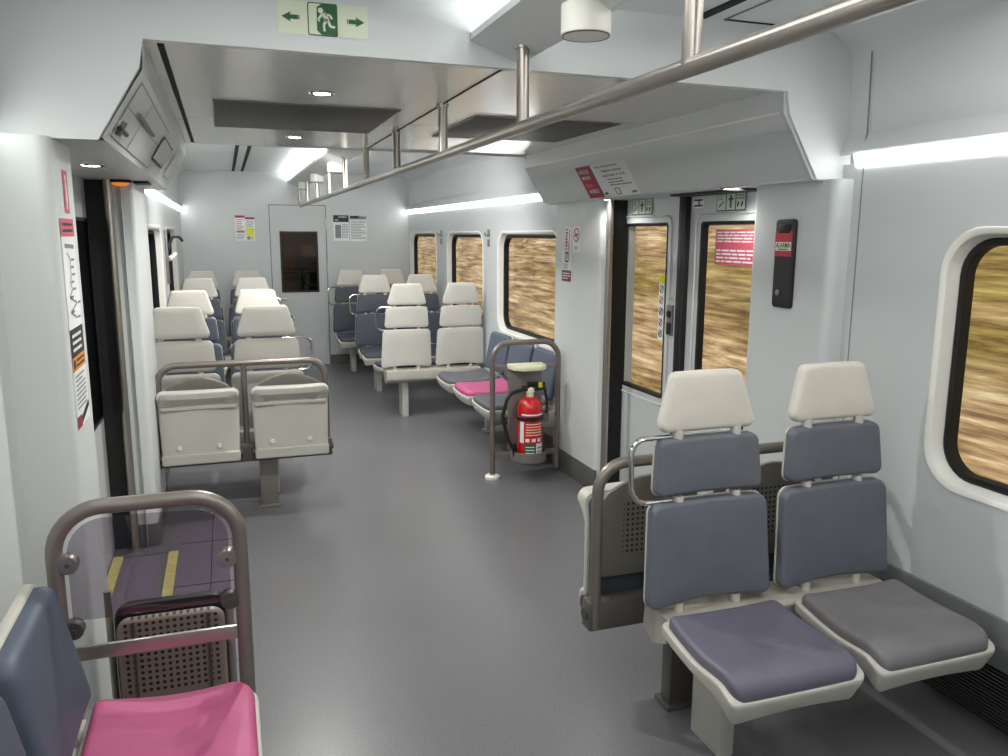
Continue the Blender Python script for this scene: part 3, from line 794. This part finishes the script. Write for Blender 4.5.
# sideways benches along the walls
def bench(label, covers, depth=.47, spacing=.51, name='sideways_bench', foot=None):
    n = len(covers); root = empty(name, (0, 0, 0), 0, label, 'bench')
    cs = [(i-(n-1)/2)*spacing for i in range(n)]; half = n*spacing/2
    b = MB(); b.box(-half, half, -.04, .06, .30, .41, SHELLBACK, .012); b.build('beam', root)
    for fx in (foot if foot else (-half*.55, half*.55)):
        lg = MB(); lg.box(fx-.04, fx+.04, -.12, .04, 0, .34, SHELLBACK, .006); lg.box(fx-.055, fx+.055, -.135, .055, 0, .014, SHELLBACK, .004); lg.build('pedestal', root)
    for cx, cv in zip(cs, covers):
        def dens(o_):
            r = []
            for k in range(len(o_)):
                a, c = Vector(o_[k]), Vector(o_[(k+1) % len(o_)]); q = max(1, int((c-a).length/.03))
                for j in range(q): r.append(tuple(a.lerp(c, j/q)))
            return r
        w = spacing/2-.012
        outl = dens([(p.x, p.y) for p in fillet([(-w+.01, -.02, 0), (w-.01, -.02, 0), (w, -depth, 0), (-w, -depth, 0)], [.03, .03, .06, .06], 6, True)])
        def zf(x, y):
            t = (-y-.02)/(depth-.02)
            return .445-.028*math.sin(min(t, 1)*PI*.9)-.02*max(0, t-.8)**2/.04+.012*(abs(x)/w)**2
        def panf(a, bb, d):
            t = (-bb-.02)/(depth-.02); low = max(0, (.032-d)/.032); q = max(0, (t-.5)/.5); qq = q*q*(3-2*q)
            return (cx+a*(1-.12*low*qq), bb+.03*low*qq, zf(a, bb)-.032+d-low*qq*.045)
        pan = MB().slab(outl, 0, .032, .012, .012, SHELL, panf).build('seat_pan', root)
        cu = dens([(p.x, p.y) for p in fillet([(-w+.022, -.035, 0), (w-.022, -.035, 0), (w-.016, -depth+.016, 0), (-w+.016, -depth+.016, 0)], [.03, .03, .06, .06], 6, True)])
        MB().slab(cu, 0, .036, .02, .004, cv, lambda a, bb, d: (cx+a, bb, zf(a, bb)-.004+d), puff=.008).build('seat_cushion', pan)
        lo_ = trap(spacing-.05, spacing-.035, .47, .80, .035, .012, .0); li_ = trap(spacing-.068, spacing-.053, .478, .792, .033, .012, .0)
        bf = lambda a, bb, d: (cx+a, (bb-.44)*.2-d, bb)
        s1 = MB().slab(lo_, -.02, .008, .008, .012, SHELL, bf).build('backrest', root)
        MB().slab(li_, .0, .045, .02, .003, SLATEB, bf, puff=.006).build('back_cushion', s1)
        for sx in (-.12, .12): MB().tube([(cx+sx, .0, .40), (cx+sx, .012, .49)], .013, SHELL, 10).build('mounting_peg', root)
    return root
b1 = bench('three-seat sideways bench under the right window, pink cushion in the middle', [GREYDK, PINK, GREYDK])
b1.location = (2.09, 5.735, 0); b1.rotation_euler = (0, 0, -PI/2)
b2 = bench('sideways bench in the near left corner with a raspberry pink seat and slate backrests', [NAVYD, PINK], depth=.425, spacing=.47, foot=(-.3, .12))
b2.location = (-.395, 1.59, 0); b2.rotation_euler = (0, 0, PI/2)

# folding seat rows in the vestibule
def fold_row(label):
    root = empty('folding_seat_pair', (0, 0, 0), 0, label, 'folding seat', 'folding seat pairs by the doors')
    f = MB(); f.tube([(-.46, .0, .30), (-.46, 0, .868), (.46, 0, .868), (.46, 0, .30)], .019, TUBE, 14, R=.1)
    f.build('frame_tube', root)
    MB().tube([(0, .0, .3), (0, .0, .868)], .017, TUBE, 12).build('centre_post', root)
    bm_ = MB(); bm_.box(-.485, .485, -.05, .014, .292, .395, BEAMDK, .008); bm_.build('beam', root)
    for sx in (-1, 1): MB().lathe([(.02, -.006), (.02, .006)], DKGREY, (sx*.486, -.02, .345), 'X').build('end_bolt', root)
    lg = MB(); lg.box(-.05, .05, -.025, .035, .012, .30, GREYPAINT, .004); lg.box(-.065, .065, -.045, .05, 0, .016, GREYPAINT, .004)
    lg.build('leg', root)
    for cx in (-.248, .248):
        pts = [(-.2, .46), (.2, .46), (.2, .70)]+[(.2-.4*k/10, .805-.075*abs(1-k/5)**1.8*1.0) for k in range(1, 10)]+[(-.2, .70)]
        bk = MB().slab([(p.x, p.y) for p in fillet([(a, b, 0) for a, b in pts], .03, 3, True)], 0, .022, .008, .006, PERF, lambda a, b, d: (a, -.028-d+.06*a*a, b)).build('backrest', root)
        bk.location = (cx, 0, 0)
        # folded pan
        def pf(a, b, d):
            t = (b-.34)/.40
            return (cx+a, -.085-d-.022*(1-t)**2+.02*(a/.22)**2-.06*min(1, max(0, t-.80)/.12)*(1 if d > .012 else .3), b)
        outl = [(p.x, p.y) for p in fillet([(-.205, .34, 0), (.205, .34, 0), (.218, .745, 0), (-.218, .745, 0)], [.015, .015, .035, .035], 5, True)]
        dn = []
        for k in range(len(outl)):
            a, c = Vector(outl[k]), Vector(outl[(k+1) % len(outl)]); q = max(1, int((c-a).length/.03))
            for j in range(q): dn.append(tuple(a.lerp(c, j/q)))
        pan = MB().slab(dn, 0, .03, .012, .008, PAN, pf).build('folded_seat_pan', root)
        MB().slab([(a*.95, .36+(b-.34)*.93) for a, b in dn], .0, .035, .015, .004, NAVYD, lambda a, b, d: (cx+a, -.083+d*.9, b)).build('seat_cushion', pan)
        MB().slab(rrect(-.2, .635, .2, .655, .009, 3), 0, .008, .004, .002, PAN, lambda a, b, d: (cx+a, -.118-d, b-.02*0)).build('lip_ridge', pan)
        for sx in (-.11, .10): MB().lathe([(.014, 0), (.013, -.006), (0, -.008)], FRAMEW, (cx+sx, -.134, .425), 'Y', 14).build('screw_cap', pan)
        for sx in (-.212, .212): MB().tube([(cx+sx-.008, -.075, .355), (cx+sx+.008, -.075, .355)], .028, DKGREY, 14).build('hinge', root)
        MB().slab(rrect(-.208, .325, .208, .385, .012, 3), 0, .02, .008, .004, PAN, lambda a, b, d: (cx+a, -.118-d, b)).build('lower_flange', pan)
    return root
fr = fold_row('pair of folded pale grey tip-up seats at the left door, leg on the floor')
fr.location = (.07, 4.80, 0)
for c in children(fr):
    if c.name.startswith('leg'): c.location = (.112, 0, 0)
fr2 = copy_tree(fr); fr2.location = (1.57, 2.27, 0); fr2.rotation_euler = (0, 0, PI)
tag(fr2, 'pair of tip-up seats seen from behind, back to back with the nearest double seat')
for c in children(fr2):
    if c.name.startswith('leg'):
        c.location = (.16, .05, 0)
        for sl in c.material_slots: sl.link = 'OBJECT'; sl.material = BEAMDK  # leg given a darker colour for the shadow it stands in

# single tip-up seat behind the near left divider
fs_ = empty('folding_chair', (-.20, 2.36, 0), 0, 'perforated grey-brown tip-up seat, pink reflection in its colour, behind the pink seat and glass divider', 'folding seat')
o = MB().slab(rrect(-.145, .12, .145, .525, .04, 6), 0, .03, .012, .008, PERFW, lambda a, b, d: (a, -d+.3*a*a, b)).build('backrest', fs_)
for sx in (-.1, .1): MB().tube([(sx, -.033, .15), (sx, -.033, .52)], .004, DKGREY, 6).build('rib', o)
m = MB(); m.tube([(-.165, .02, .0), (-.165, .02, .60)], .010, STEEL, 10); m.build('post', fs_)
m = MB(); m.tube([(.158, .02, .0), (.158, .02, .52)], .012, GREYPAINT, 10); m.build('post', fs_)
MB().box(-.17, .165, .0, .04, .12, .16, GREYPAINT, .006).build('beam', fs_)
MB().slab(rrect(-.16, .18, .16, .538, .05, 6), 0, .04, .015, .01, BLKPLASTIC, lambda a, b, d: (a, .05+d, b)).build('folded_seat_pan', fs_)

# near left divider: bent tube with glass
dv = empty('glass_divider', (-.197, 2.09, 0), 0, 'bent grey-brown tube frame with clear glass pane beside the pink seat', 'divider')
MB().tube([(-.232, 0, 0), (-.232, 0, .944), (.196, 0, .944), (.196, 0, 0)], .0195, TUBE, 16, R=.115).build('frame_tube', dv)
gp = [(p.x, 0, p.y) for p in fillet([(-.203, .655, 0), (.168, .655, 0), (.168, .914, 0), (-.203, .914, 0)], [.01, .01, .085, .085], 8, True)]
g = MB(); n_ = len(gp); g.add([(a, -.003, c) for a, b, c in gp]+[(a, .003, c) for a, b, c in gp], [tuple(range(n_)), tuple(range(2*n_-1, n_-1, -1))]+[(i, (i+1) % n_, n_+(i+1) % n_, n_+i) for i in range(n_)], DIVGLASS)
g.build('glass_pane', dv)
MB().box(-.229, .193, -.006, .006, .548, .585, STEEL, .002).build('crossbar', dv)
for x, z in ((-.203, .806), (.164, .775), (-.203, .635), (.164, .66)):
    m = MB(); m.lathe([(.0, -.017), (.022, -.017), (.0245, -.013), (.0245, -.004), (.0245, .004), (.0245, .013), (.022, .017), (0, .017)], STEEL if z > .7 else DKGREY, (x, 0, z), 'Y', 22)
    m.lathe([(0, -.019), (.005, -.019), (.006, -.017)], DKGREY, (x, 0, z), 'Y', 10)
    m.build('glass_clamp', dv)
for y in (0, ):
    m = MB(); m.lathe([(.04, 0), (.04, .008), (.024, .014)], TUBE, (.196, 0, 0)); m.build('floor_flange', dv)
    MB().lathe([(.04, 0), (.04, .008), (.024, .014)], TUBE, (-.232, 0, 0)).build('floor_flange', dv)

# ------------------------------------------------------------------ extinguisher stand
st = empty('extinguisher_stand', (1.84, 4.90, 0), 0, 'grey bent-tube rail with extinguisher bracket at the end of the bench', 'rail')
MB().tube([(-.225, 0, .005), (-.225, 0, .905), (.238, 0, .905), (.238, 0, .03)], .0185, TUBE, 14, R=.11).build('rail_tube', st)
MB().lathe([(.05, 0), (.05, .014), (.042, .022), (.02, .026)], FRAMEW, (-.225, 0, 0)).build('floor_flange', st)
MB().box(-.118, .118, -.012, .004, .19, .755, GREYPAINT, .003).build('back_plate', st)
cp_ = [(p.x, p.y) for p in fillet([(-.125, .01, 0), (.125, .01, 0), (.115, -.10, 0), (.06, -.15, 0), (-.06, -.15, 0), (-.115, -.10, 0)], [.004, .004, .04, .05, .05, .04], 5, True)]
MB().slab(cp_, .735, .768, .01, .006, CREAMCAP, lambda a, b, d: (a, b, d)).build('top_cap', st)
m = MB(); prof = [(.0, .125), (.105, .125), (.118, .135), (.12, .20), (.114, .20), (.11, .14), (0, .138)]
m.lathe(prof, GREYPAINT, (0, -.085, 0)); m.build('cup', st)
for z in (.74, .335, .15): MB().box(-.225, .238, -.006, .006, z-.018, z+.018, GREYPAINT, .002).build('cross_strap', st)
ex = empty('fire_extinguisher', (1.845, 4.812, .142), 0, 'red fire extinguisher with black hose standing in the grey bracket cup', 'fire extinguisher')
MB().lathe([(.0, 0), (.078, .0), (.083, .006), (.083, .335), (.08, .36), (.066, .39), (.04, .41), (.026, .415), (0, .415)], EXTRED, n=32).build('cylinder', ex)
MB().lathe([(.024, .41), (.024, .44), (.03, .445), (.03, .47), (.015, .485), (0, .485)], CREAMCAP, n=18).build('neck', ex)
m = MB(); m.box(-.055, .06, -.02, .02, .455, .487, BLKPLASTIC, .006); m.tube([(-.02, 0, .50), (.1, -.01, .50)], .012, BLKPLASTIC); m.tube([(-.02, 0, .475), (.095, -.01, .462)], .009, BLKPLASTIC); m.tube([(.1, 0, .48), (.118, -.01, .37), (.11, -.02, .30)], .01, BLKPLASTIC, 10, R=.04)
m.build('valve_lever', ex)
MB().box(.05, .075, -.035, -.012, .475, .51, YELLOW, .005).build('safety_tag', ex)
MB().tube([(-.04, -.01, .468), (-.16, -.03, .45), (-.20, -.03, .30), (-.16, -.03, .14), (-.112, -.02, .06)], .0125, BLKPLASTIC, 10, R=.08).build('hose', ex)
MB().tube([(-.122, -.02, .11), (-.102, -.02, .01)], .017, BLKPLASTIC, 12).build('nozzle', ex)
MB().lathe([(.087, .265), (.091, .27), (.091, .29), (.087, .295)], BLKPLASTIC, n=32).build('strap', ex)
def curved_label(z0, z1, a0, a1, m, mb, r=.0842):
    n = 10; vs = []
    for k in range(n+1):
        a = R_(a0+(a1-a0)*k/n); vs += [(r*math.sin(a), -r*math.cos(a), z0), (r*math.sin(a), -r*math.cos(a), z1)]
    mb.add(vs, [(2*k, 2*k+2, 2*k+3, 2*k+1) for k in range(n)], m)
lb = MB()
curved_label(.302, .312, -60, 60, PAPER, lb); curved_label(.02, .115, -45, 10, GREEN, lb, .0844); curved_label(.02, .115, 10, 55, PAPER, lb, .0844)
curved_label(.12, .26, -70, -48, PAPER, lb, .0844)
for k in range(5): curved_label(.17+k*.018, .177+k*.018, -38, 40, mat('cream_ink', (226, 200, 170), .5) if k == 0 else lb.mats[-1], lb, .0846)
for a in (-30, -2, 26): curved_label(.128, .15, a-9, a+9, PAPER, lb, .0846)
for k in range(4): curved_label(.03+k*.02, .037+k*.02, -38, 2, PAPER, lb, .0847)
for k in range(3): curved_label(.03+k*.025, .042+k*.025, 16, 48, GREYINK, lb, .0847)
lb.build('instruction_label', ex)

# ------------------------------------------------------------------ signs
# running man exit sign on the bulkhead
s = sign_end(.18, YB, 2.165)
W, H = .256, .089
s.rect(0, 0, W, H, CREAM, 0)
s.rr(.083, -.001, .168, .089, .006, GREEN, 1); s.rr(.086, .002, .165, .086, .005, CREAM, 2)
s.poly([(.122, .002), (.165, .002), (.165, .086), (.122, .086), (.109, .076), (.109, .013)], GREEN, 3)
s.disc(.120, .068, .0075, CREAM, 4)
for q in ((.127, .061, .139, .043, .013), (.125, .060, .112, .042, .006), (.112, .043, .117, .038, .005), (.132, .058, .146, .057, .006), (.146, .057, .152, .047, .006), (.138, .045, .128, .030, .0075), (.128, .030, .130, .012, .0065), (.139, .045, .147, .026, .0075), (.147, .026, .160, .025, .0065)): s.bar(*q, CREAM, 4)
def arrow(x, d):
    s.poly([(x, .045), (x-d*.026, .059), (x-d*.024, .051), (x-d*.046, .051), (x-d*.046, .039), (x-d*.024, .039), (x-d*.026, .031)], GREEN, 1)
    s.bar(x-d*.049, .051, x-d*.049, .039, .003, GREEN, 1)
arrow(.010, -1); arrow(.246, 1)
s.build('exit_sign', 'green running-man exit sign with arrows on the white bulkhead', 'exit sign')

# notices on the end wall
s = sign_end(.144, YE, 1.52)
s.rect(0, 0, .108, .28, PAPER, 0).rect(0, .262, .108, .29, CRIMSON, 1).rect(.112, 0, .215, .27, PAPER, 0).rect(.112, .245, .215, .27, MAGENTA, 1)
s.lines(.008, .10, .10, .25, 7, PINKSIGN, 1, seed=3).rect(.008, .09, .1, .115, GREYINK, 1).rect(.12, .06, .205, .145, YELLOW, 1).lines(.12, .15, .205, .235, 4, GREYINK, 1, seed=4).rect(.125, .01, .16, .05, GREYINK, 1).rect(.165, .01, .205, .05, YELLOW, 1).lines(.008, .01, .1, .08, 4, GREYINK, 1, seed=6)
s.build('notice_poster', 'pink and yellow paper notice on the end wall left of the door', 'poster', 'notices on the end wall')
s = sign_end(1.275, YE, 1.52)
s.rect(0, 0, .185, .22, PAPER, 0).rect(0, .225, .185, .305, INK, 0).text('AVISO', .06, .275, .16, .292, PAPER, 1).text('INFO', .02, .24, .06, .255, PAPER, 1).rect(.02, .03, .09, .19, GREYINK, 1).lines(.10, .03, .18, .2, 9, GREYINK, 1, seed=7)
s.build('notice_poster', 'dark-headed notice beside the end door hinges', 'poster', 'notices on the end wall')
s = sign_end(1.475, YE, 1.515)
s.rect(0, 0, .2, .30, PAPER, 0).rect(0, .262, .2, .30, GREYINK, 1).rect(0, .28, .11, .305, MAGENTA, 1).lines(.012, .02, .19, .25, 12, GREYINK, 1, seed=8)
s.build('notice_poster', 'pale typed notice with grey heading, to the right of the dark-headed one', 'poster', 'notices on the end wall')

# stickers on the far right pocket
s = sign_right(PR, 4.915, 1.495)
s.rect(0, .0, .10, .155, PAPER, 0).lines(.01, .005, .05, .15, 7, RED, 1, fill=.6, seed=2).bar(.065, .01, .08, .14, .012, RED, 1).bar(.02, .03, .04, .12, .01, INK, 1)
s.build('instruction_sticker', 'small red drawn instruction sticker, left of the no-smoking sign', 'sticker', 'stickers on the far right door pocket')
s = sign_right(PR, 4.79, 1.495)
s.rr(0, 0, .115, .158, .008, PAPER, 0).ring(.0575, .105, .045, .009, RED, 1).bar(.03, .1, .085, .11, .012, INK, 1).bar(.03, .135, .085, .075, .009, RED, 2).text('NO', .035, .012, .08, .035, INK, 1)
s.build('no_smoking_sign', 'white no-smoking sign with red ring on the far door pocket', 'sign', 'stickers on the far right door pocket')
s = sign_right(PR, 4.955, 1.30)
s.rr(0, 0, .15, .20, .006, PAPER, 0).rect(0, 0, .15, .072, MAGENTA, 1).rr(.045, .125, .105, .19, .008, INK, 1).rr(.055, .135, .095, .18, .004, PAPER, 2).bar(.065, .14, .085, .175, .01, INK, 3).lines(.02, .08, .13, .118, 3, GREYINK, 1, seed=9).lines(.015, .012, .135, .06, 3, PAPER, 2, seed=5)
s.build('information_sticker', 'white and purple information sticker below the no-smoking sign', 'sticker', 'stickers on the far right door pocket')

# alarm box
al = empty('alarm_box', (PR, 2.69, 1.49), 0, 'black emergency alarm box with red ALARMA panel on the white pocket', 'alarm')
MB().slab(rrect(-.057, -.175, .057, .175, .016, 5), -.002, .016, .006, .002, BLKPLASTIC, lambda a, b, d: (-d, a, b)).build('housing', al)
s = Sign((-.017, .0, .0), (0, -1, 0), (0, 0, 1), (-1, 0, 0))
s.rect(-.052, .03, .052, .13, RED, 0).rect(-.048, .052, .048, .086, CREAM, 1).text('ALARMA', -.044, .064, .044, .082, INK, 2).rect(-.03, .055, .03, .060, GREYINK, 2)
s.build('red_panel', parent=al)
m = MB(); m.lathe([(.012, 0), (.012, -.004), (.008, -.006)], GREYPAINT, (-.016, .02, -.115), 'X', 14); m.build('lock', al)
MB().box(-.02, -.014, -.035, .035, .12, .155, BLACK, .002).build('pull_recess', al)

# poster on the right door cover (sloping face)
nR = Vector((-.173, 0, -.107)).normalized(); vR = Vector((-.107, 0, .173)).normalized()
def on_right(y, t): return Vector((2.082-t*.107, y, 1.812+t*.173))
s = Sign(on_right(4.45, .02), (0, -1, 0), vR, nR)
s.rect(0, 0, .20, .20, CRIMSON, 0).rect(.203, 0, .62, .20, PAPER, 0)
s.text('AVIS DE', .02, .155, .15, .18, PAPER, 1).text('MESURES', .03, .12, .14, .14, PAPER, 1).rect(.03, .07, .12, .09, PINKSIGN, 1).text('AVISO', .04, .03, .16, .055, PAPER, 1)
s.text('Avis a les persones', .24, .172, .52, .192, INK, 1).text('viatgeres mesures', .30, .145, .54, .163, INK, 1).text('seguretat al tren', .29, .117, .56, .136, INK, 1).lines(.33, .06, .58, .11, 3, GREYINK, 1, seed=12)
s.rr(.36, .008, .42, .05, .004, GREYINK, 1).rr(.372, .014, .408, .044, .003, PAPER, 2).bar(.22, .015, .26, .025, .014, GREEN, 1).bar(.54, .015, .60, .02, .012, GREYINK, 1)
s.build('notice_poster', 'red and white notice on the sloping cover above the right door', 'poster')

# door stickers
def door_picto(y, name, label):
    s = sign_right(XD-.004, y, 1.715)
    s.rect(0, 0, .235, .09, INK, 0)
    for k in range(3): s.rect(.005+k*.077, .005, .075+k*.077, .085, PALEGREEN, 1)
    s.lines(.015, .05, .065, .08, 3, GREYINK, 2, seed=3).bar(.02, .02, .06, .045, .01, GREYINK, 2)
    s.disc(.117, .066, .008, GREEN, 2).bar(.117, .06, .117, .015, .016, GREEN, 2).bar(.098, .055, .136, .055, .01, GREEN, 2)
    s.bar(.17, .02, .18, .04, .012, INK, 2).bar(.20, .02, .21, .04, .012, INK, 2).lines(.165, .05, .22, .078, 2, GREYINK, 2, seed=5)
    s.build(name, label, 'sticker', 'green emergency pictograms above the door windows')
door_picto(4.28, 'door_pictogram', 'green emergency pictogram strip above the far door window')
door_picto(3.42, 'door_pictogram', 'green emergency pictogram strip above the near door window')
s = sign_right(XD-.004, 3.60, 1.735)
s.rr(-.03, 0, .07, .05, .012, PAPER, 0).bar(-.02, .012, .06, .012, .008, INK, 1).bar(-.02, .04, .06, .04, .008, INK, 1).bar(.02, .008, .03, .045, .012, INK, 1).rr(-.01, .055, .05, .075, .004, PALEGREEN, 0)
s.build('door_pictogram', 'small black-marked white pictogram beside the black door seal', 'sticker')
s = sign_right(XD+.026, 3.46, 1.46)
s.rect(0, 0, .42, .17, PINKSIGN, 0).lines(.012, .105, .41, .163, 4, PAPER, 1, seed=21).lines(.012, .008, .41, .078, 4, PAPER, 1, seed=22)
s.build('window_notice', 'red text notice stuck on the near door window', 'sticker')
s = sign_right(XD+.026, 3.99, 1.02)
s.rect(0, 0, .058, .36, PAPER, 0).rect(0, .315, .058, .365, YELLOW, 1)
for k in range(5): s.ring(.029, .285-k*.062, .022, .006, INK if k % 2 == 0 else RED, 1, 14).bar(.016, .27-k*.062, .042, .30-k*.062, .007, INK, 2)
s.build('pictogram_strip', 'tall white strip of round pictograms with yellow top on the far door window', 'sticker')
db = empty('door_button', (XD, 3.81, 1.155), 0, 'black door opening button panel beside the pictogram strip', 'button')
MB().slab(rrect(-.028, -.09, .028, .075, .006, 3), 0, .012, .004, .002, GREYPAINT, lambda a, b, d: (-d, a, b)).build('plate', db)
MB().slab(rrect(-.024, -.085, .02, -.02, .006, 3), .01, .018, .004, .002, BLKPLASTIC, lambda a, b, d: (-d, a, b)).build('lower_button', db)
MB().lathe([(.019, 0), (.019, .008), (.014, .010), (0, .011)], BLKPLASTIC, (-.02, 0, .025), 'X', 18).build('upper_button', db)
s = sign_right(XD-.003, 3.835, 1.245); s.rr(0, 0, .05, .035, .004, PALEGREEN, 0).lines(.006, .006, .044, .03, 2, GREYINK, 1)
s.build('button_marking', parent=None, label='tiny pale marking above the door opening button', cat='sticker')

# left pocket: pictogram, line map, black window
s = sign_left(PLF, 2.60, 1.655)
s.rect(0, 0, .075, .12, PINKSIGN, 0).bar(.037, .012, .037, .09, .014, PAPER, 1).disc(.037, .1, .009, PAPER, 1).bar(.05, .03, .05, .08, .006, PAPER, 1)
s.build('safety_pictogram', 'small pink pictogram near the top of the left pocket wall', 'sticker')
s = sign_left(PLF, 2.50, 1.045); s.u = Vector((0, 1.2, 0))
s.rect(.0, 0, .175, .595, PAPER, 0).rect(0, .545, .175, .595, PINKSIGN, 1).lines(.02, .553, .155, .588, 2, INK, 2, seed=31)
s.bar(.03, .52, .15, .515, .012, GREYINK, 1)
px_, py_ = .05, .5
rnd = random.Random(8)
for k in range(9):
    nx_, ny_ = (.05 if k % 2 else .10)+rnd.uniform(-.02, .03), .5-.021*(k+1)
    s.bar(px_, py_, nx_, ny_, .006, GREYINK, 1).rect(nx_+.01, ny_-.004, nx_+.05, ny_+.003, GREYINK, 1); px_, py_ = nx_, ny_
s.rect(0, .205, .175, .285, INK, 1).lines(.02, .215, .14, .275, 3, PAPER, 2, seed=32).rect(0, .165, .175, .205, ORANGE, 1).lines(.05, .17, .16, .2, 2, INK, 2, seed=33).disc(.025, .185, .014, INK, 2)
s.lines(.02, .05, .155, .155, 8, GREYINK, 1, seed=34).rect(.0, .0, .06, .035, CRIMSON, 1).bar(.06, .015, .17, .045, .02, INK, 1)
s.build('line_map', 'tall white route map sticker with black and orange bands on left pocket', 'sticker')
# coat hooks between the far right windows
def hook(y, label):
    o = empty('coat_hook', (XR, y, 1.57), 0, label, 'coat hook', 'grey coat hooks between the far windows')
    MB().box(-.008, 0, -.03, .03, .01, .075, GREYPAINT, .003).box(-.008, 0, -.03, .03, -.075, -.01, GREYPAINT, .003).build('plate', o)
    MB().tube([(-.006, 0, .03), (-.035, 0, .02), (-.035, 0, .05)], .007, GREYPAINT, 8, R=.01).build('hook', o)
hook(8.42, 'small grey coat hook between the two farthest right windows')
hook(6.78, 'small grey coat hook beside the wide window above the bench')
# handset on the far left wall
o = empty('wall_handset', (XL, 7.15, 1.45), 0, 'black hooked hammer bracket between the two dark left windows', 'bracket')
MB().box(0, .02, -.03, .03, -.26, .18, GREYPAINT, .006).build('back_plate', o)
MB().tube([(.02, .05, .02), (.05, .1, .12), (.10, .22, .12), (.12, .28, .09)], .012, BLKPLASTIC, 10, R=.06).build('hook', o)
MB().tube([(.02, .06, -.06), (.07, .14, -.02)], .02, FRAMEW, 10).build('holder', o)

# ------------------------------------------------------------------ outside
bk = MB(); n0 = 26
vs = []; rnd = random.Random(3)
for i in range(n0+1):
    t = i/n0
    for j in range(61):
        y = -14+j*.9
        vs.append((3.9+4.2*t+rnd.uniform(-.08, .08), y, -1.1+6.8*t**.9+rnd.uniform(-.1, .1)))
fs = [(i*61+j, i*61+j+1, (i+1)*61+j+1, (i+1)*61+j) for i in range(n0) for j in range(60)]
bk.add(vs, fs, BANK); tag(bk.build('hillside', smooth=80), 'sunlit dry brown hillside outside the right windows', 'hillside'); 
bpy.data.objects['hillside']['kind'] = 'structure'
struct(MB().box(2.6, 4.4, -14, 40, -1.3, -1.2, BANK).build('ground', smooth=0))
struct(MB().box(-2.3, -1.5, -14, 40, -1.3, 3.2, BLOCKWALL).build('sun_block_wall', smooth=0))  # dark wall added outside the left windows, tall enough to block the sun

# ------------------------------------------------------------------ light
w = bpy.data.worlds.new('World'); SC.world = w; w.use_nodes = True
bg = w.node_tree.nodes['Background']; sky = w.node_tree.nodes.new('ShaderNodeTexSky')
sky.sky_type = 'NISHITA'; sky.sun_disc = False; sky.sun_elevation = R_(48); sky.sun_rotation = R_(270)
w.node_tree.links.new(sky.outputs[0], bg.inputs[0]); bg.inputs[1].default_value = .12
def lamp(kind, name, loc, rot, e, col=(1, 1, 1), **k):
    L = bpy.data.lights.new(name, kind); L.energy = e; L.color = col
    for a, b in k.items(): setattr(L, a, b)
    o = bpy.data.objects.new(name, L); COL.objects.link(o); o.location = loc; o.rotation_euler = rot; return o
lamp('SUN', 'sun', (-8, 0, 10), (0, R_(-36), 0), 4.1, (1, .96, .88), angle=.02)
COOL = (1, .995, .975)
lamp('AREA', 'unseen_fill_light', (.3, .6, 2.30), (0, 0, 0), 20, COOL, shape='RECTANGLE', size=.6, size_y=3)  # out-of-view fill lights added to brighten the near saloon
lamp('AREA', 'unseen_fill_light', (1.6, .4, 2.30), (0, 0, 0), 20, COOL, shape='RECTANGLE', size=.6, size_y=3)
lamp('AREA', 'unseen_fill_light', (.35, 6.2, 2.24), (R_(38), 0, 0), 36, COOL, shape='RECTANGLE', size=.6, size_y=1.1)  # fills hidden above the vestibule ceiling edge, tilted to brighten the end wall
lamp('AREA', 'unseen_fill_light', (1.28, 6.1, 2.26), (R_(38), 0, 0), 40, COOL, shape='RECTANGLE', size=.6, size_y=1.9)
for x, y, z, e in ((.38, 3.2, 2.10, 75), (.40, 4.66, 2.10, 70), (-.45, 3.42, 1.83, 7), (2.10, 3.06, 1.78, 8), (2.085, 4.24, 1.78, 6)):
    lamp('SPOT', 'downlight_beam', (x, y, z), (0, 0, 0), e, (1, .99, .95), spot_size=R_(162), spot_blend=.6, shadow_soft_size=.03)

# ------------------------------------------------------------------ camera
F, P_, YAW, ROLL = 802., R_(10.13), R_(19.08), R_(.24)
cam = bpy.data.cameras.new('camera'); co = bpy.data.objects.new('camera', cam); COL.objects.link(co)
cam.sensor_width = 36; cam.lens = F/1008*36; cam.clip_start = .02
cp, sp, cy, sy = math.cos(P_), math.sin(P_), math.cos(YAW), math.sin(YAW)
fw = Vector((sy*cp, cy*cp, -sp)); rt = Vector((cy, -sy, 0)); up = rt.cross(fw)
rt, up = rt*math.cos(ROLL)+up*math.sin(ROLL), up*math.cos(ROLL)-rt*math.sin(ROLL)
co.matrix_world = Matrix(((rt.x, up.x, -fw.x, 0), (rt.y, up.y, -fw.y, 0), (rt.z, up.z, -fw.z, 1.6), (0, 0, 0, 1)))
SC.camera = co
SC.view_settings.view_transform = 'Standard'
SC.view_settings.exposure = 0
SC.cycles.max_bounces = 10; SC.cycles.diffuse_bounces = 6; SC.cycles.use_denoising = True
SC.cycles.sample_clamp_indirect = 8
